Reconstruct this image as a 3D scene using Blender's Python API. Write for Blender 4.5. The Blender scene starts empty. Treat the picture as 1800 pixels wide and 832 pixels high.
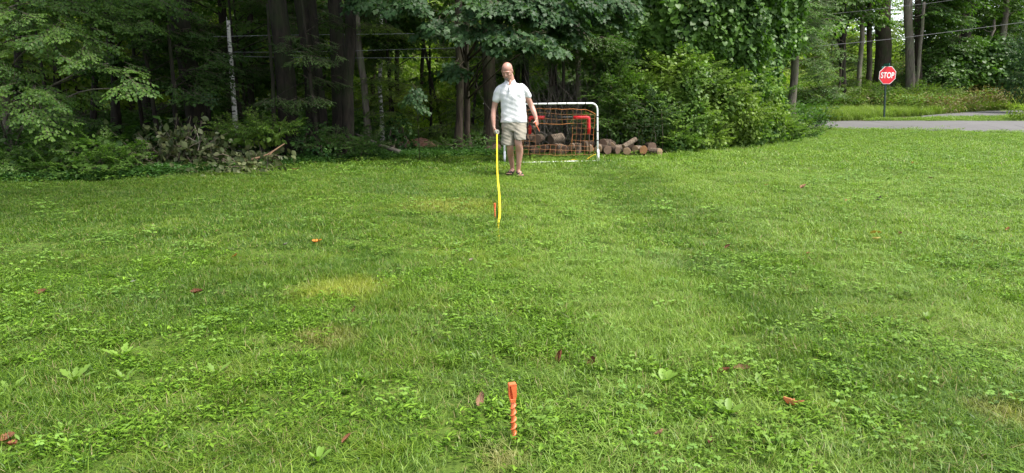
import bpy, math, random
import numpy as np
from mathutils import Vector, Matrix

R = math.radians
random.seed(7)
rng = np.random.default_rng(11)
scene = bpy.context.scene
COL = scene.collection

# ---------------------------------------------------------------- camera
CAM_H = 1.18
PITCH = R(11.12)
FPX = 1200.0
cam_d = bpy.data.cameras.new('camera')
cam_d.sensor_width = 36.0
cam_d.lens = 24.0
cam_d.clip_start = 0.05
cam_d.clip_end = 1000.0
cam = bpy.data.objects.new('camera', cam_d)
cam.location = (0, 0, CAM_H)
cam.rotation_euler = (R(90) - PITCH, 0, 0)
COL.objects.link(cam)
scene.camera = cam

# ---------------------------------------------------------------- sky, sun, exposure
SUN_EL, SUN_AZ = R(64), R(118)        # high and hazy, from the road side and a little behind the camera
world = bpy.data.worlds.new('World')
scene.world = world
world.use_nodes = True
wn = world.node_tree.nodes
bg = wn['Background']
sky = wn.new('ShaderNodeTexSky')
sky.sky_type = 'NISHITA'
sky.sun_disc = False
sky.sun_elevation = SUN_EL
sky.sun_rotation = SUN_AZ
sky.air_density = 1.0
sky.dust_density = 1.5
sky.ozone_density = 1.0
hz = wn.new('ShaderNodeHueSaturation')          # thin white haze over the blue
hz.inputs['Saturation'].default_value = 0.42
hz.inputs['Value'].default_value = 1.25
world.node_tree.links.new(sky.outputs[0], hz.inputs['Color'])
world.node_tree.links.new(hz.outputs[0], bg.inputs[0])
bg.inputs[1].default_value = 0.15
sun_d = bpy.data.lights.new('sun', 'SUN')
sun_d.energy = 4.2
sun_d.angle = R(12)
sun_d.color = (1.0, 0.95, 0.86)
sun = bpy.data.objects.new('sun', sun_d)
dv = Vector((math.sin(SUN_AZ) * math.cos(SUN_EL), math.cos(SUN_AZ) * math.cos(SUN_EL), math.sin(SUN_EL)))
sun.rotation_euler = dv.to_track_quat('Z', 'Y').to_euler()
sun.location = dv * 60
COL.objects.link(sun)
vs = scene.view_settings
scene.display_settings.display_device = 'sRGB'
vs.view_transform = 'Standard'
vs.look = 'None'
vs.gamma = 1.0
vs.use_curve_mapping = False
vs.exposure = 1.05
scene.render.engine = 'CYCLES'
cy = scene.cycles
cy.use_denoising = True
cy.max_bounces = 7
cy.diffuse_bounces = 4
cy.glossy_bounces = 2
cy.transmission_bounces = 4
cy.transparent_max_bounces = 6
cy.caustics_reflective = False
cy.caustics_refractive = False
cy.sample_clamp_indirect = 4.0

# ---------------------------------------------------------------- where things stand
CP, SP = math.cos(PITCH), math.sin(PITCH)
def P(px, py, Y):
    "point seen at photo pixel (px, py), Y metres in front of the camera"
    u, v = (px - 900) / FPX, (416 - py) / FPX
    dy, dz = CP + v * SP, -SP + v * CP
    t = Y / dy
    return np.array((u * t, Y, CAM_H + dz * t))
def project(p):
    p = np.asarray(p, float)
    x, y, z = p[..., 0], p[..., 1], p[..., 2] - CAM_H
    d = y * CP - z * SP
    up = y * SP + z * CP
    return 900 + FPX * x / d, 416 - FPX * up / d, d
def sstep(a, b, x):
    t = np.clip((np.asarray(x, float) - a) / (b - a), 0, 1)
    return t * t * (3 - 2 * t)
def H(x, y):
    "height of the ground"
    x = np.asarray(x, float); y = np.asarray(y, float)
    r = sstep(1, 9, x)
    h = r * (0.47 * sstep(20, 32, y) + 0.03 * np.clip(y - 32, 0, 6))
    h = h + sstep(17, 25, x) * 1.7 * sstep(38.5, 47, y) + sstep(9, 20, x) * 0.5 * sstep(38.5, 44, y)
    h = h + 0.02 * np.sin(x * 0.9 + 1) * np.sin(y * 0.6) * sstep(2, 6, y) + 0.3 * sstep(40, 70, y) * (1 - r)
    return h
def G(px, py):
    "ground point under a photo pixel"
    lo, hi = 0.6, 90.0
    for _ in range(50):
        m = (lo + hi) / 2
        q = P(px, py, m)
        if q[2] > float(H(q[0], m)): lo = m
        else: hi = m
    q = P(px, py, lo)
    return np.array((q[0], lo, float(H(q[0], lo))))
def GA(px, py):
    "the same for arrays of pixels"
    px, py = np.broadcast_arrays(np.asarray(px, float), np.asarray(py, float))
    u, v = (px - 900) / FPX, (416 - py) / FPX
    dy, dz = CP + v * SP, -SP + v * CP
    lo, hi = np.full(px.shape, 0.6), np.full(px.shape, 90.0)
    for _ in range(34):
        m = (lo + hi) / 2
        x = u * m / dy; up = CAM_H + dz * m / dy > H(x, m)
        lo = np.where(up, m, lo); hi = np.where(up, hi, m)
    x = u * lo / dy
    return np.stack([x, lo, H(x, lo)], -1)
def at(px, Y, dz=0.0):
    q = P(px, 416, Y)
    return np.array((q[0], Y, float(H(q[0], Y)) + dz))

EDGE_PX = np.array([-900, -300, 0, 100, 200, 300, 400, 500, 600, 700, 850, 1000, 1100, 1170, 1250, 1330, 1400, 1440, 1446, 1500, 1800, 2600])
EDGE_PY = np.array([330, 326, 322, 321, 318, 309, 302, 293, 287, 281, 275, 272, 274, 272, 264, 255, 246, 240, 226, 227, 233.5, 246])
def in_lawn(x, y, pad=0):
    px, py, d = project(np.stack([x, y, H(x, y)], -1))
    return (py + pad > np.interp(px, EDGE_PX, EDGE_PY)) & (d > 0)

# ---------------------------------------------------------------- mesh helpers
class MB:
    "collects shapes for one mesh"
    def __init__(s):
        s.V, s.T, s.Q, s.mt, s.mq, s.tint, s.n = [], [], [], [], [], [], 0
    def add(s, V, F, mat=0, tint=None):
        V = np.asarray(V, float).reshape(-1, 3); F = np.asarray(F, int)
        if len(F) == 0: return
        if F.shape[1] == 3:
            s.T.append(F + s.n); s.mt.append(np.full(len(F), mat))
        else:
            s.Q.append(F + s.n); s.mq.append(np.full(len(F), mat))
        s.V.append(V)
        s.tint.append(np.full(len(V), 0.5) if tint is None else np.broadcast_to(tint, (len(V),)))
        s.n += len(V)
    def mesh(s, name, mats, smooth=True):
        me = bpy.data.meshes.new(name)
        V = np.concatenate(s.V)
        T = np.concatenate(s.T) if s.T else np.zeros((0, 3), int)
        Q = np.concatenate(s.Q) if s.Q else np.zeros((0, 4), int)
        nl = T.size + Q.size
        me.vertices.add(len(V)); me.vertices.foreach_set('co', V.astype(np.float32).ravel())
        me.loops.add(nl); me.loops.foreach_set('vertex_index', np.concatenate([T.ravel(), Q.ravel()]).astype(np.int32))
        me.polygons.add(len(T) + len(Q))
        st = np.concatenate([np.arange(len(T)) * 3, T.size + np.arange(len(Q)) * 4]).astype(np.int32)
        me.polygons.foreach_set('loop_start', st)
        mi = np.concatenate(s.mt + s.mq).astype(np.int32)
        me.polygons.foreach_set('material_index', mi)
        me.polygons.foreach_set('use_smooth', np.full(len(T) + len(Q), smooth))
        a = me.attributes.new('tint', 'FLOAT', 'POINT')
        a.data.foreach_set('value', np.concatenate(s.tint).astype(np.float32))
        for m in (mats if isinstance(mats, (list, tuple)) else [mats]): me.materials.append(m)
        me.update(calc_edges=True)
        return me
    def obj(s, name, mats, parent=None, loc=None, smooth=True):
        return link(name, s.mesh(name, mats, smooth), parent, loc)

def link(name, data, parent=None, loc=None):
    o = bpy.data.objects.new(name, data)
    COL.objects.link(o)
    if parent is not None:
        o.parent = parent
        if loc is None: o.location = -Vector(parent.location) if parent.get('_abs') else (0, 0, 0)
    if loc is not None: o.location = loc
    return o
def tag(o, label, cat, group=None, kind=None):
    if label: o['label'] = label
    if cat: o['category'] = cat
    if group: o['group'] = group
    if kind: o['kind'] = kind
    return o
def thing(name, label, cat, loc=(0, 0, 0), group=None, rz=0.0):
    "an Empty at the base of a thing; its parts are built in world coordinates and offset by link()"
    o = bpy.data.objects.new(name, None)
    COL.objects.link(o)
    o.empty_display_size = 0.2
    o.location = [float(c) for c in loc]
    o.rotation_euler = (0, 0, rz)
    return tag(o, label, cat, group)
def wpart(name, mb, mats, root, smooth=True, label=None):
    "part whose mesh was collected in world coordinates"
    me = mb.mesh(name, mats, smooth)
    me.transform(Matrix.Translation(-Vector(root.location)))
    o = link(name, me, root, (0, 0, 0))
    if label: o['label'] = label
    return o
def struct(name, mb, mats, kind='structure', smooth=True, label=None, cat=None):
    o = mb.obj(name, mats, smooth=smooth)
    o['kind'] = kind
    if label: o['label'] = label
    if cat: o['category'] = cat
    return o
def copy_thing(src, loc, rz, scale=1.0, label=None):
    c = src.copy(); COL.objects.link(c)
    c.location = [float(v) for v in loc]; c.rotation_euler = (0, 0, rz)
    c.scale = (scale,) * 3 if np.isscalar(scale) else scale
    if label: c['label'] = label
    for ch in src.children:
        d = ch.copy(); COL.objects.link(d); d.parent = c
        for g in ch.children:
            e = g.copy(); COL.objects.link(e); e.parent = d
    return c

def nrm(v):
    v = np.asarray(v, float)
    return v / np.maximum(np.linalg.norm(v, axis=-1, keepdims=True), 1e-9)
def tube(pts, rad, sides=8, cap=True, jitter=0.0, rg=rng, squash=None):
    "V, F(quads) of a tube along a polyline; caps are rings drawn together"
    pts = np.asarray(pts, float); n = len(pts)
    rad = np.broadcast_to(np.asarray(rad, float), (n,)).copy()
    t = np.gradient(pts, axis=0) if n > 2 else np.repeat((pts[1] - pts[0])[None], 2, 0)
    t = nrm(t)
    if cap:
        pts = np.concatenate([pts[:1], pts, pts[-1:]]); t = np.concatenate([t[:1], t, t[-1:]])
        rad = np.concatenate([[rad[0] * 0.02], rad, [rad[-1] * 0.02]]); n += 2
    ref = np.array((0, 0, 1.0)) if abs(t[:, 2]).mean() < 0.8 else np.array((1.0, 0, 0))
    a = nrm(np.cross(t, ref)); b = np.cross(t, a)
    th = np.arange(sides) * 2 * np.pi / sides
    rr = rad[:, None] * (1 + (rg.normal(0, jitter, (n, sides)) if jitter else 0))
    c_, s_ = np.cos(th), np.sin(th)
    if squash is not None: s_ = s_ * squash
    V = pts[:, None] + rr[..., None] * (c_[None, :, None] * a[:, None] + s_[None, :, None] * b[:, None])
    i = np.arange(n - 1)[:, None] * sides; j = np.arange(sides)[None]; k = (j + 1) % sides
    F = np.stack([i + j, i + k, i + sides + k, i + sides + j], -1).reshape(-1, 4)
    return V.reshape(-1, 3), F
def curve_pts(ctrl, n=20):
    "smooth curve through control points"
    c = np.asarray(ctrl, float)
    if len(c) == 2: return c[0] + (c[1] - c[0]) * np.linspace(0, 1, n)[:, None]
    c = np.concatenate([[2 * c[0] - c[1]], c, [2 * c[-1] - c[-2]]])
    out = []
    m = len(c) - 3
    for q in np.linspace(0, m - 1e-6, n):
        i = int(q); t = q - i
        p0, p1, p2, p3 = c[i:i + 4]
        out.append(0.5 * ((2 * p1) + (-p0 + p2) * t + (2 * p0 - 5 * p1 + 4 * p2 - p3) * t * t + (-p0 + 3 * p1 - 3 * p2 + p3) * t ** 3))
    return np.array(out)
def box(lo, hi):
    x0, y0, z0 = lo; x1, y1, z1 = hi
    V = [(x0, y0, z0), (x1, y0, z0), (x1, y1, z0), (x0, y1, z0), (x0, y0, z1), (x1, y0, z1), (x1, y1, z1), (x0, y1, z1)]
    F = [(0, 3, 2, 1), (4, 5, 6, 7), (0, 1, 5, 4), (1, 2, 6, 5), (2, 3, 7, 6), (3, 0, 4, 7)]
    return np.array(V, float), np.array(F)
def ellipsoid(c, r, nu=16, nv=10, rot=None):
    u = np.arange(nu) * 2 * np.pi / nu; v = np.linspace(0.02, np.pi - 0.02, nv)
    V = np.stack([np.sin(v)[:, None] * np.cos(u), np.sin(v)[:, None] * np.sin(u), np.cos(v)[:, None] * np.ones(nu)], -1).reshape(-1, 3) * np.asarray(r)
    if rot is not None: V = V @ np.array(rot).T
    i = np.arange(nv - 1)[:, None] * nu; j = np.arange(nu)[None]; k = (j + 1) % nu
    F = np.stack([i + j, i + nu + j, i + nu + k, i + k], -1).reshape(-1, 4)
    return V + np.asarray(c), F

# ---------------------------------------------------------------- materials
def new_mat(name):
    m = bpy.data.materials.new(name); m.use_nodes = True
    nt = m.node_tree
    return m, nt, nt.nodes['Principled BSDF'], nt.nodes['Material Output']
def N(nt, kind, **kw):
    n = nt.nodes.new('ShaderNode' + kind)
    for k, v in kw.items():
        if k[0] == 'i': n.inputs[int(k[1:])].default_value = v
        else: setattr(n, k, v)
    return n
def ramp(nt, fac, stops):
    n = nt.nodes.new('ShaderNodeValToRGB')
    e = n.color_ramp.elements
    while len(e) < len(stops): e.new(0.5)
    for q, (p, c) in zip(e, stops):
        q.position = p; q.color = (*c, 1)
    nt.links.new(fac, n.inputs[0])
    return n.outputs[0]
def noise(nt, scale, detail=3, coord='Object', rough=0.6, vec=None):
    n = N(nt, 'TexNoise'); n.inputs['Scale'].default_value = scale; n.inputs['Detail'].default_value = detail
    n.inputs['Roughness'].default_value = rough
    if vec is None:
        if coord == 'World': vec = N(nt, 'NewGeometry').outputs['Position']
        else: vec = N(nt, 'TexCoord').outputs[coord]
    nt.links.new(vec, n.inputs['Vector'])
    return n.outputs[0]
def mixc(nt, fac, a, b, mode='MIX'):
    n = N(nt, 'Mix', data_type='RGBA', blend_type=mode)
    if hasattr(fac, 'is_linked'): nt.links.new(fac, n.inputs[0])
    else: n.inputs[0].default_value = fac
    for s, v in ((6, a), (7, b)):
        if hasattr(v, 'is_linked'): nt.links.new(v, n.inputs[s])
        else: n.inputs[s].default_value = (*v, 1)
    return n.outputs[2]
def bump(nt, bsdf, h, strength=0.4, dist=0.02):
    b = N(nt, 'Bump'); b.inputs['Strength'].default_value = strength; b.inputs['Distance'].default_value = dist
    nt.links.new(h, b.inputs['Height']); nt.links.new(b.outputs[0], bsdf.inputs['Normal'])

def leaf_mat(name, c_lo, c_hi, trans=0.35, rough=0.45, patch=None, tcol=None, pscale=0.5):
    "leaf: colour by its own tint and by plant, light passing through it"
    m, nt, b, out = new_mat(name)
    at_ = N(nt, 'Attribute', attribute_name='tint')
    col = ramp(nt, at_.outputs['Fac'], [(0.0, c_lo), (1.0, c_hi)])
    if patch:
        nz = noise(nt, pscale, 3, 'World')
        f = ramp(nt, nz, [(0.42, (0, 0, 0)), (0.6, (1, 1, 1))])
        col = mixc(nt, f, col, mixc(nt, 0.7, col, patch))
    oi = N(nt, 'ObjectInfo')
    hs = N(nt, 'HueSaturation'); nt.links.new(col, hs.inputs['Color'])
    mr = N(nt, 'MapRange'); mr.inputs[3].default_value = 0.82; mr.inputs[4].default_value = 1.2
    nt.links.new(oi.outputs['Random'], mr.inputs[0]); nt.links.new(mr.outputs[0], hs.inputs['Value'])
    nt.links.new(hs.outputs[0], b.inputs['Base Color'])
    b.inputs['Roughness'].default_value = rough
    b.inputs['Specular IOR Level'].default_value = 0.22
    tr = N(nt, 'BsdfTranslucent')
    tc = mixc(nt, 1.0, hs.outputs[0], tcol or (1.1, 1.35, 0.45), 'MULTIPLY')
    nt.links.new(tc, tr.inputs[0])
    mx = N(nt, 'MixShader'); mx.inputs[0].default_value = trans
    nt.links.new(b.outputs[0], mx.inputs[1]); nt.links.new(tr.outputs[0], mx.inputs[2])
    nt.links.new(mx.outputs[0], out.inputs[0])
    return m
def plain_mat(name, col, rough=0.6, metal=0.0, var=0.12, nscale=8.0, bmp=0.0, coord='Object', spec=0.5):
    m, nt, b, out = new_mat(name)
    nz = noise(nt, nscale, 4, coord)
    c2 = tuple(c * (1 - var) for c in col); c3 = tuple(min(1, c * (1 + var)) for c in col)
    nt.links.new(ramp(nt, nz, [(0.3, c2), (0.7, c3)]), b.inputs['Base Color'])
    b.inputs['Roughness'].default_value = rough; b.inputs['Metallic'].default_value = metal
    b.inputs['Specular IOR Level'].default_value = spec
    if bmp: bump(nt, b, noise(nt, nscale * 4, 4, coord), bmp, 0.01)
    return m
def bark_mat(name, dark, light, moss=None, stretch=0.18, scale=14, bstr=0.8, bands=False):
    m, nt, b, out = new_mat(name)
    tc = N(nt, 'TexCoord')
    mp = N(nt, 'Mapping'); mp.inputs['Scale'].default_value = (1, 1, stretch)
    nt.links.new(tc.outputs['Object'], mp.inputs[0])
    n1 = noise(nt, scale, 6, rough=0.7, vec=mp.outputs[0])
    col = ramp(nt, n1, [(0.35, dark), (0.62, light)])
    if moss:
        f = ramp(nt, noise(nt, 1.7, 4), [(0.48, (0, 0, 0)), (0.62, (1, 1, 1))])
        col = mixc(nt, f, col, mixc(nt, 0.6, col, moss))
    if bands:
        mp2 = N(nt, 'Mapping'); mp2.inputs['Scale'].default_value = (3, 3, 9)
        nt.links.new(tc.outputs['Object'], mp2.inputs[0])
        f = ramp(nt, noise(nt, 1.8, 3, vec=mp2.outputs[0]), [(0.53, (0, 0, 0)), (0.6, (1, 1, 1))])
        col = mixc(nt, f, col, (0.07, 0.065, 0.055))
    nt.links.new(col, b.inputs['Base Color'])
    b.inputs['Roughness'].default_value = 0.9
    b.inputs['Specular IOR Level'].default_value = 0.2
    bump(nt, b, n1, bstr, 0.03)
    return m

M = {}
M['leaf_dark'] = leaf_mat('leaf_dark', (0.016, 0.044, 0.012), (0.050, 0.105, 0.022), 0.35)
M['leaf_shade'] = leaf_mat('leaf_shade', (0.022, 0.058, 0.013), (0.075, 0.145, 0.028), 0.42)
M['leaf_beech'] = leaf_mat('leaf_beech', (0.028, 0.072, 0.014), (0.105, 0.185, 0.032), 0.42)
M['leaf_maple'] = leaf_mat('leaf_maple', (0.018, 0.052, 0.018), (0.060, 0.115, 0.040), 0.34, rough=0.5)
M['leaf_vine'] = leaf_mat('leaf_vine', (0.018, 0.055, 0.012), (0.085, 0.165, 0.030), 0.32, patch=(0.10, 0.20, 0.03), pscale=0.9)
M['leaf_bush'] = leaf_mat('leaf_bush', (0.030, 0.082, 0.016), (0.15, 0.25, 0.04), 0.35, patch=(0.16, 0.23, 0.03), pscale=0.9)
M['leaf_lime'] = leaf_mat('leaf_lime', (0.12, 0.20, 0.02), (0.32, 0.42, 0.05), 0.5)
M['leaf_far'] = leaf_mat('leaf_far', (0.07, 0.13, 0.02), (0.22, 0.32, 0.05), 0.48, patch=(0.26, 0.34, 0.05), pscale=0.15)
M['leaf_wilt'] = leaf_mat('leaf_wilt', (0.045, 0.065, 0.020), (0.22, 0.235, 0.11), 0.2, tcol=(1.1, 1.0, 0.6))
M['leaf_weed'] = leaf_mat('leaf_weed', (0.07, 0.09, 0.025), (0.24, 0.24, 0.06), 0.3, patch=(0.17, 0.11, 0.065), pscale=0.35)
M['leaf_cover'] = leaf_mat('leaf_cover', (0.022, 0.070, 0.018), (0.085, 0.175, 0.038), 0.3)
M['grass_tall'] = leaf_mat('grass_tall', (0.07, 0.13, 0.02), (0.24, 0.31, 0.06), 0.35)
M['twig'] = plain_mat('twig', (0.09, 0.07, 0.05), 0.9, var=0.3)
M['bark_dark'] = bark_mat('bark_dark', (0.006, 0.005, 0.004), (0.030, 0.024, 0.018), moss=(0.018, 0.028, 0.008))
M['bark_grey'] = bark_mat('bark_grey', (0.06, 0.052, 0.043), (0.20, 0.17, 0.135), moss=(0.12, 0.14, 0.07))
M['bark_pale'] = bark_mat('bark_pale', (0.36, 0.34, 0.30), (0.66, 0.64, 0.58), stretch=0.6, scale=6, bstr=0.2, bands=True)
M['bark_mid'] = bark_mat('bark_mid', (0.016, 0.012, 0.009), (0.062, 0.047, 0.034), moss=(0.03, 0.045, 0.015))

# ---------------------------------------------------------------- scatter (only for lawn, verge and ground cover)
def scatter(name, pts, yaw, scl, idx, sources, tilt=0.12):
    "one object of many tufts: SOURCES are meshes, placed on PTS"
    n = len(pts)
    me = bpy.data.meshes.new(name)
    me.vertices.add(n); me.vertices.foreach_set('co', np.asarray(pts, np.float32).ravel())
    rot = np.stack([rng.normal(0, tilt, n), rng.normal(0, tilt, n), yaw], -1).astype(np.float32)
    a = me.attributes.new('rot', 'FLOAT_VECTOR', 'POINT'); a.data.foreach_set('vector', rot.ravel())
    a = me.attributes.new('scl', 'FLOAT_VECTOR', 'POINT')
    s3 = np.asarray(scl, np.float32)
    if s3.ndim == 1: s3 = np.repeat(s3[:, None], 3, 1)
    a.data.foreach_set('vector', s3.ravel())
    a = me.attributes.new('idx', 'INT', 'POINT'); a.data.foreach_set('value', np.asarray(idx, np.int32))
    o = bpy.data.objects.new(name, me); COL.objects.link(o)
    ng = bpy.data.node_groups.new(name + '_scatter', 'GeometryNodeTree')
    ng.interface.new_socket('Geometry', in_out='INPUT', socket_type='NodeSocketGeometry')
    ng.interface.new_socket('Geometry', in_out='OUTPUT', socket_type='NodeSocketGeometry')
    gi = ng.nodes.new('NodeGroupInput'); go = ng.nodes.new('NodeGroupOutput')
    jn = ng.nodes.new('GeometryNodeJoinGeometry')
    def attr(nm, t):
        q = ng.nodes.new('GeometryNodeInputNamedAttribute'); q.data_type = t; q.inputs['Name'].default_value = nm
        return [s for s in q.outputs if s.enabled and s.name == 'Attribute'][0]
    ar, asc, ai = attr('rot', 'FLOAT_VECTOR'), attr('scl', 'FLOAT_VECTOR'), attr('idx', 'INT')
    e2r = ng.nodes.new('FunctionNodeEulerToRotation'); ng.links.new(ar, e2r.inputs[0])
    for k, src in enumerate(sources):
        so = bpy.data.objects.new(name + '_source', src)       # never linked to the scene
        oi = ng.nodes.new('GeometryNodeObjectInfo'); oi.inputs['Object'].default_value = so
        oi.inputs['As Instance'].default_value = False
        cmp_ = ng.nodes.new('FunctionNodeCompare'); cmp_.data_type = 'INT'; cmp_.operation = 'EQUAL'
        ins = [s for s in cmp_.inputs if s.enabled]
        ng.links.new(ai, ins[0]); ins[1].default_value = k
        ip = ng.nodes.new('GeometryNodeInstanceOnPoints')
        ng.links.new(gi.outputs[0], ip.inputs['Points'])
        ng.links.new(cmp_.outputs[0], ip.inputs['Selection'])
        ng.links.new(oi.outputs['Geometry'], ip.inputs['Instance'])
        ng.links.new(e2r.outputs[0], ip.inputs['Rotation'])
        ng.links.new(asc, ip.inputs['Scale'])
        ng.links.new(ip.outputs[0], jn.inputs[0])
    ng.links.new(jn.outputs[0], go.inputs[0])
    md = o.modifiers.new('scatter', 'NODES'); md.node_group = ng
    return o

# ---------------------------------------------------------------- the ground
def mat_ground():
    m, nt, b, out = new_mat('forest_floor')
    n1 = noise(nt, 0.8, 5, 'World'); n2 = noise(nt, 22, 4, 'World')
    c = ramp(nt, n2, [(0.3, (0.025, 0.020, 0.012)), (0.5, (0.06, 0.045, 0.025)), (0.7, (0.12, 0.085, 0.05))])
    g = ramp(nt, n2, [(0.3, (0.02, 0.035, 0.01)), (0.7, (0.06, 0.10, 0.025))])
    c = mixc(nt, ramp(nt, n1, [(0.42, (0, 0, 0)), (0.58, (1, 1, 1))]), c, g)
    nt.links.new(c, b.inputs['Base Color']); b.inputs['Roughness'].default_value = 1
    b.inputs['Specular IOR Level'].default_value = 0.1
    bump(nt, b, n2, 0.8, 0.05)
    return m
def mat_soil():
    m, nt, b, out = new_mat('lawn_soil')
    n2 = noise(nt, 30, 4, 'World')
    c = ramp(nt, n2, [(0.3, (0.025, 0.045, 0.008)), (0.55, (0.07, 0.11, 0.018)), (0.75, (0.13, 0.13, 0.04))])
    nt.links.new(c, b.inputs['Base Color']); b.inputs['Roughness'].default_value = 1
    b.inputs['Specular IOR Level'].default_value = 0.1
    bump(nt, b, n2, 0.6, 0.02)
    return m
def sheet(xs, ys, dz=0.0):
    X, Y = np.meshgrid(xs, ys)
    V = np.stack([X, Y, H(X, Y) + dz], -1).reshape(-1, 3)
    nx, ny = len(xs), len(ys)
    i = np.arange(ny - 1)[:, None] * nx; j = np.arange(nx - 1)[None]
    F = np.stack([i + j, i + j + 1, i + nx + j + 1, i + nx + j], -1).reshape(-1, 4)
    return V, F
mb = MB()
gx = np.concatenate([np.linspace(-300, -42, 12), np.arange(-40, 60, 0.8), np.linspace(62, 300, 12)])
gy = np.concatenate([np.linspace(-120, -9, 6), np.arange(-8, 60, 0.8), np.linspace(62, 400, 16)])
mb.add(*sheet(gx, gy))
struct('ground', mb, mat_ground())

# lawn as a sheet bounded by the wood's edge
def strip(outline_near, outline_far, n=8, dz=0.004):
    "surface between two polylines of ground points with equal counts, following the ground"
    a, b_ = np.asarray(outline_near, float), np.asarray(outline_far, float)
    m = len(a); t = np.linspace(0, 1, n)
    XY = a[None, :, :2] * (1 - t[:, None, None]) + b_[None, :, :2] * t[:, None, None]
    V = np.concatenate([XY, (H(XY[..., 0], XY[..., 1]) + dz)[..., None]], -1).reshape(-1, 3)
    i = np.arange(n - 1)[:, None] * m; j = np.arange(m - 1)[None]
    F = np.stack([i + j, i + j + 1, i + m + j + 1, i + m + j], -1).reshape(-1, 4)
    return V, F
epx = np.concatenate([np.linspace(-300, 1440, 60), np.linspace(1446, 2100, 24)])
far_l = GA(epx, np.interp(epx, EDGE_PX, EDGE_PY))
near_l = np.stack([np.linspace(-6, 8, len(epx)), np.full(len(epx), -3.0)], -1)
mb = MB(); mb.add(*strip(near_l, far_l, 60, 0.012))
struct('lawn', mb, mat_soil())

# ---------------------------------------------------------------- roads
def mat_asphalt():
    m, nt, b, out = new_mat('asphalt')
    n1 = noise(nt, 0.35, 4, 'World'); n2 = noise(nt, 60, 3, 'World')
    c = ramp(nt, n1, [(0.3, (0.065, 0.062, 0.060)), (0.7, (0.105, 0.10, 0.098))])
    c = mixc(nt, 0.35, c, ramp(nt, n2, [(0.3, (0.05, 0.05, 0.05)), (0.7, (0.14, 0.135, 0.13))]))
    w = N(nt, 'TexVoronoi', feature='DISTANCE_TO_EDGE'); w.inputs['Scale'].default_value = 0.45
    nt.links.new(N(nt, 'NewGeometry').outputs['Position'], w.inputs['Vector'])
    c = mixc(nt, ramp(nt, w.outputs[0], [(0.0, (0.8, 0.8, 0.8)), (0.012, (0, 0, 0))]), c, (0.03, 0.03, 0.03))
    nt.links.new(c, b.inputs['Base Color']); b.inputs['Roughness'].default_value = 0.85
    bump(nt, b, n2, 0.3, 0.005)
    return m
M['asphalt'] = mat_asphalt()
def band(px_list, y_near, y_far, dz):
    a = np.array([G(x, y) for x, y in zip(px_list, y_near)]); b_ = np.array([G(x, y) for x, y in zip(px_list, y_far)])
    a[:, 1] += rng.normal(0, 0.05, len(a)); b_[:, 1] += rng.normal(0, 0.06, len(b_))
    return strip(a, b_, 12, dz)
rx = np.linspace(1250, 2500, 70)
mb = MB()
mb.add(*band(rx, np.interp(rx, [1250, 1440, 1500, 1800, 2500], [226, 227, 228, 234.5, 249]),
             np.interp(rx, [1250, 1480, 1560, 1800, 2500], [216.5, 214.2, 213.5, 213.8, 217]), 0.028))
struct('road', mb, M['asphalt'])
rx = np.linspace(1620, 1800, 20)
mb = MB()
mb.add(*band(rx, np.interp(rx, [1620, 1700, 1800], [210.5, 207.5, 203]), np.interp(rx, [1620, 1700, 1800], [205.0, 198.0, 192.5]), 0.03))
struct('side_road', mb, M['asphalt'])

# ---------------------------------------------------------------- grass
def blades(n, rad, h, w, lean, seg=3, dry=0.0, flat=False, rg=rng):
    "n curved blades in a disc"
    th = rg.uniform(0, 2 * np.pi, n); r = rad * np.sqrt(rg.uniform(0, 1, n))
    base = np.stack([r * np.cos(th), r * np.sin(th), np.zeros(n)], -1)
    hh = h * rg.uniform(0.45, 1.25, n); ww = w * rg.uniform(0.7, 1.3, n)
    a = rg.uniform(0, 2 * np.pi, n); d = np.stack([np.cos(a), np.sin(a), np.zeros(n)], -1)
    s = np.stack([-np.sin(a), np.cos(a), np.zeros(n)], -1)
    tw = rg.uniform(-0.6, 0.6, n)
    ln = lean * rg.uniform(0.2, 1.6, n)
    tt = np.linspace(0, 1, seg + 1)
    V = np.zeros((n, (seg + 1) * 2 - 1, 3))
    tint = np.clip(rg.normal(0.5, 0.28, n), 0, 1)
    if dry: tint = np.where(rg.uniform(0, 1, n) < dry, 2.0, tint)
    for q, t in enumerate(tt):
        c = base + d * (hh * ln * t * t)[:, None] + np.array((0, 0, 1.0)) * (hh * (t - 0.35 * ln * t * t))[:, None]
        sd = s * np.cos(tw * t)[:, None] + d * np.sin(tw * t)[:, None]
        wd = (ww * (0.75 + 0.5 * t) * (1 - t ** 3) * 0.5)[:, None]
        if q < seg:
            V[:, 2 * q] = c - sd * wd; V[:, 2 * q + 1] = c + sd * wd
        else: V[:, 2 * q] = c
    k = (seg + 1) * 2 - 1
    o = np.arange(n)[:, None] * k
    Fq = np.concatenate([o + np.array([2 * q, 2 * q + 1, 2 * q + 3, 2 * q + 2]) for q in range(seg - 1)])
    Ft = o + np.array([2 * seg - 2, 2 * seg - 1, 2 * seg])
    return V.reshape(-1, 3), Fq, Ft, np.repeat(tint, k)
def add_blades(mb, *a, **k):
    V, Fq, Ft, t = blades(*a, **k)
    mb.add(V, Fq, 0, t)
    mb.V.append(V[:0]); mb.tint.append(t[:0])
    mb.T.append(Ft + mb.n - len(V)); mb.mt.append(np.zeros(len(Ft), int))

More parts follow.
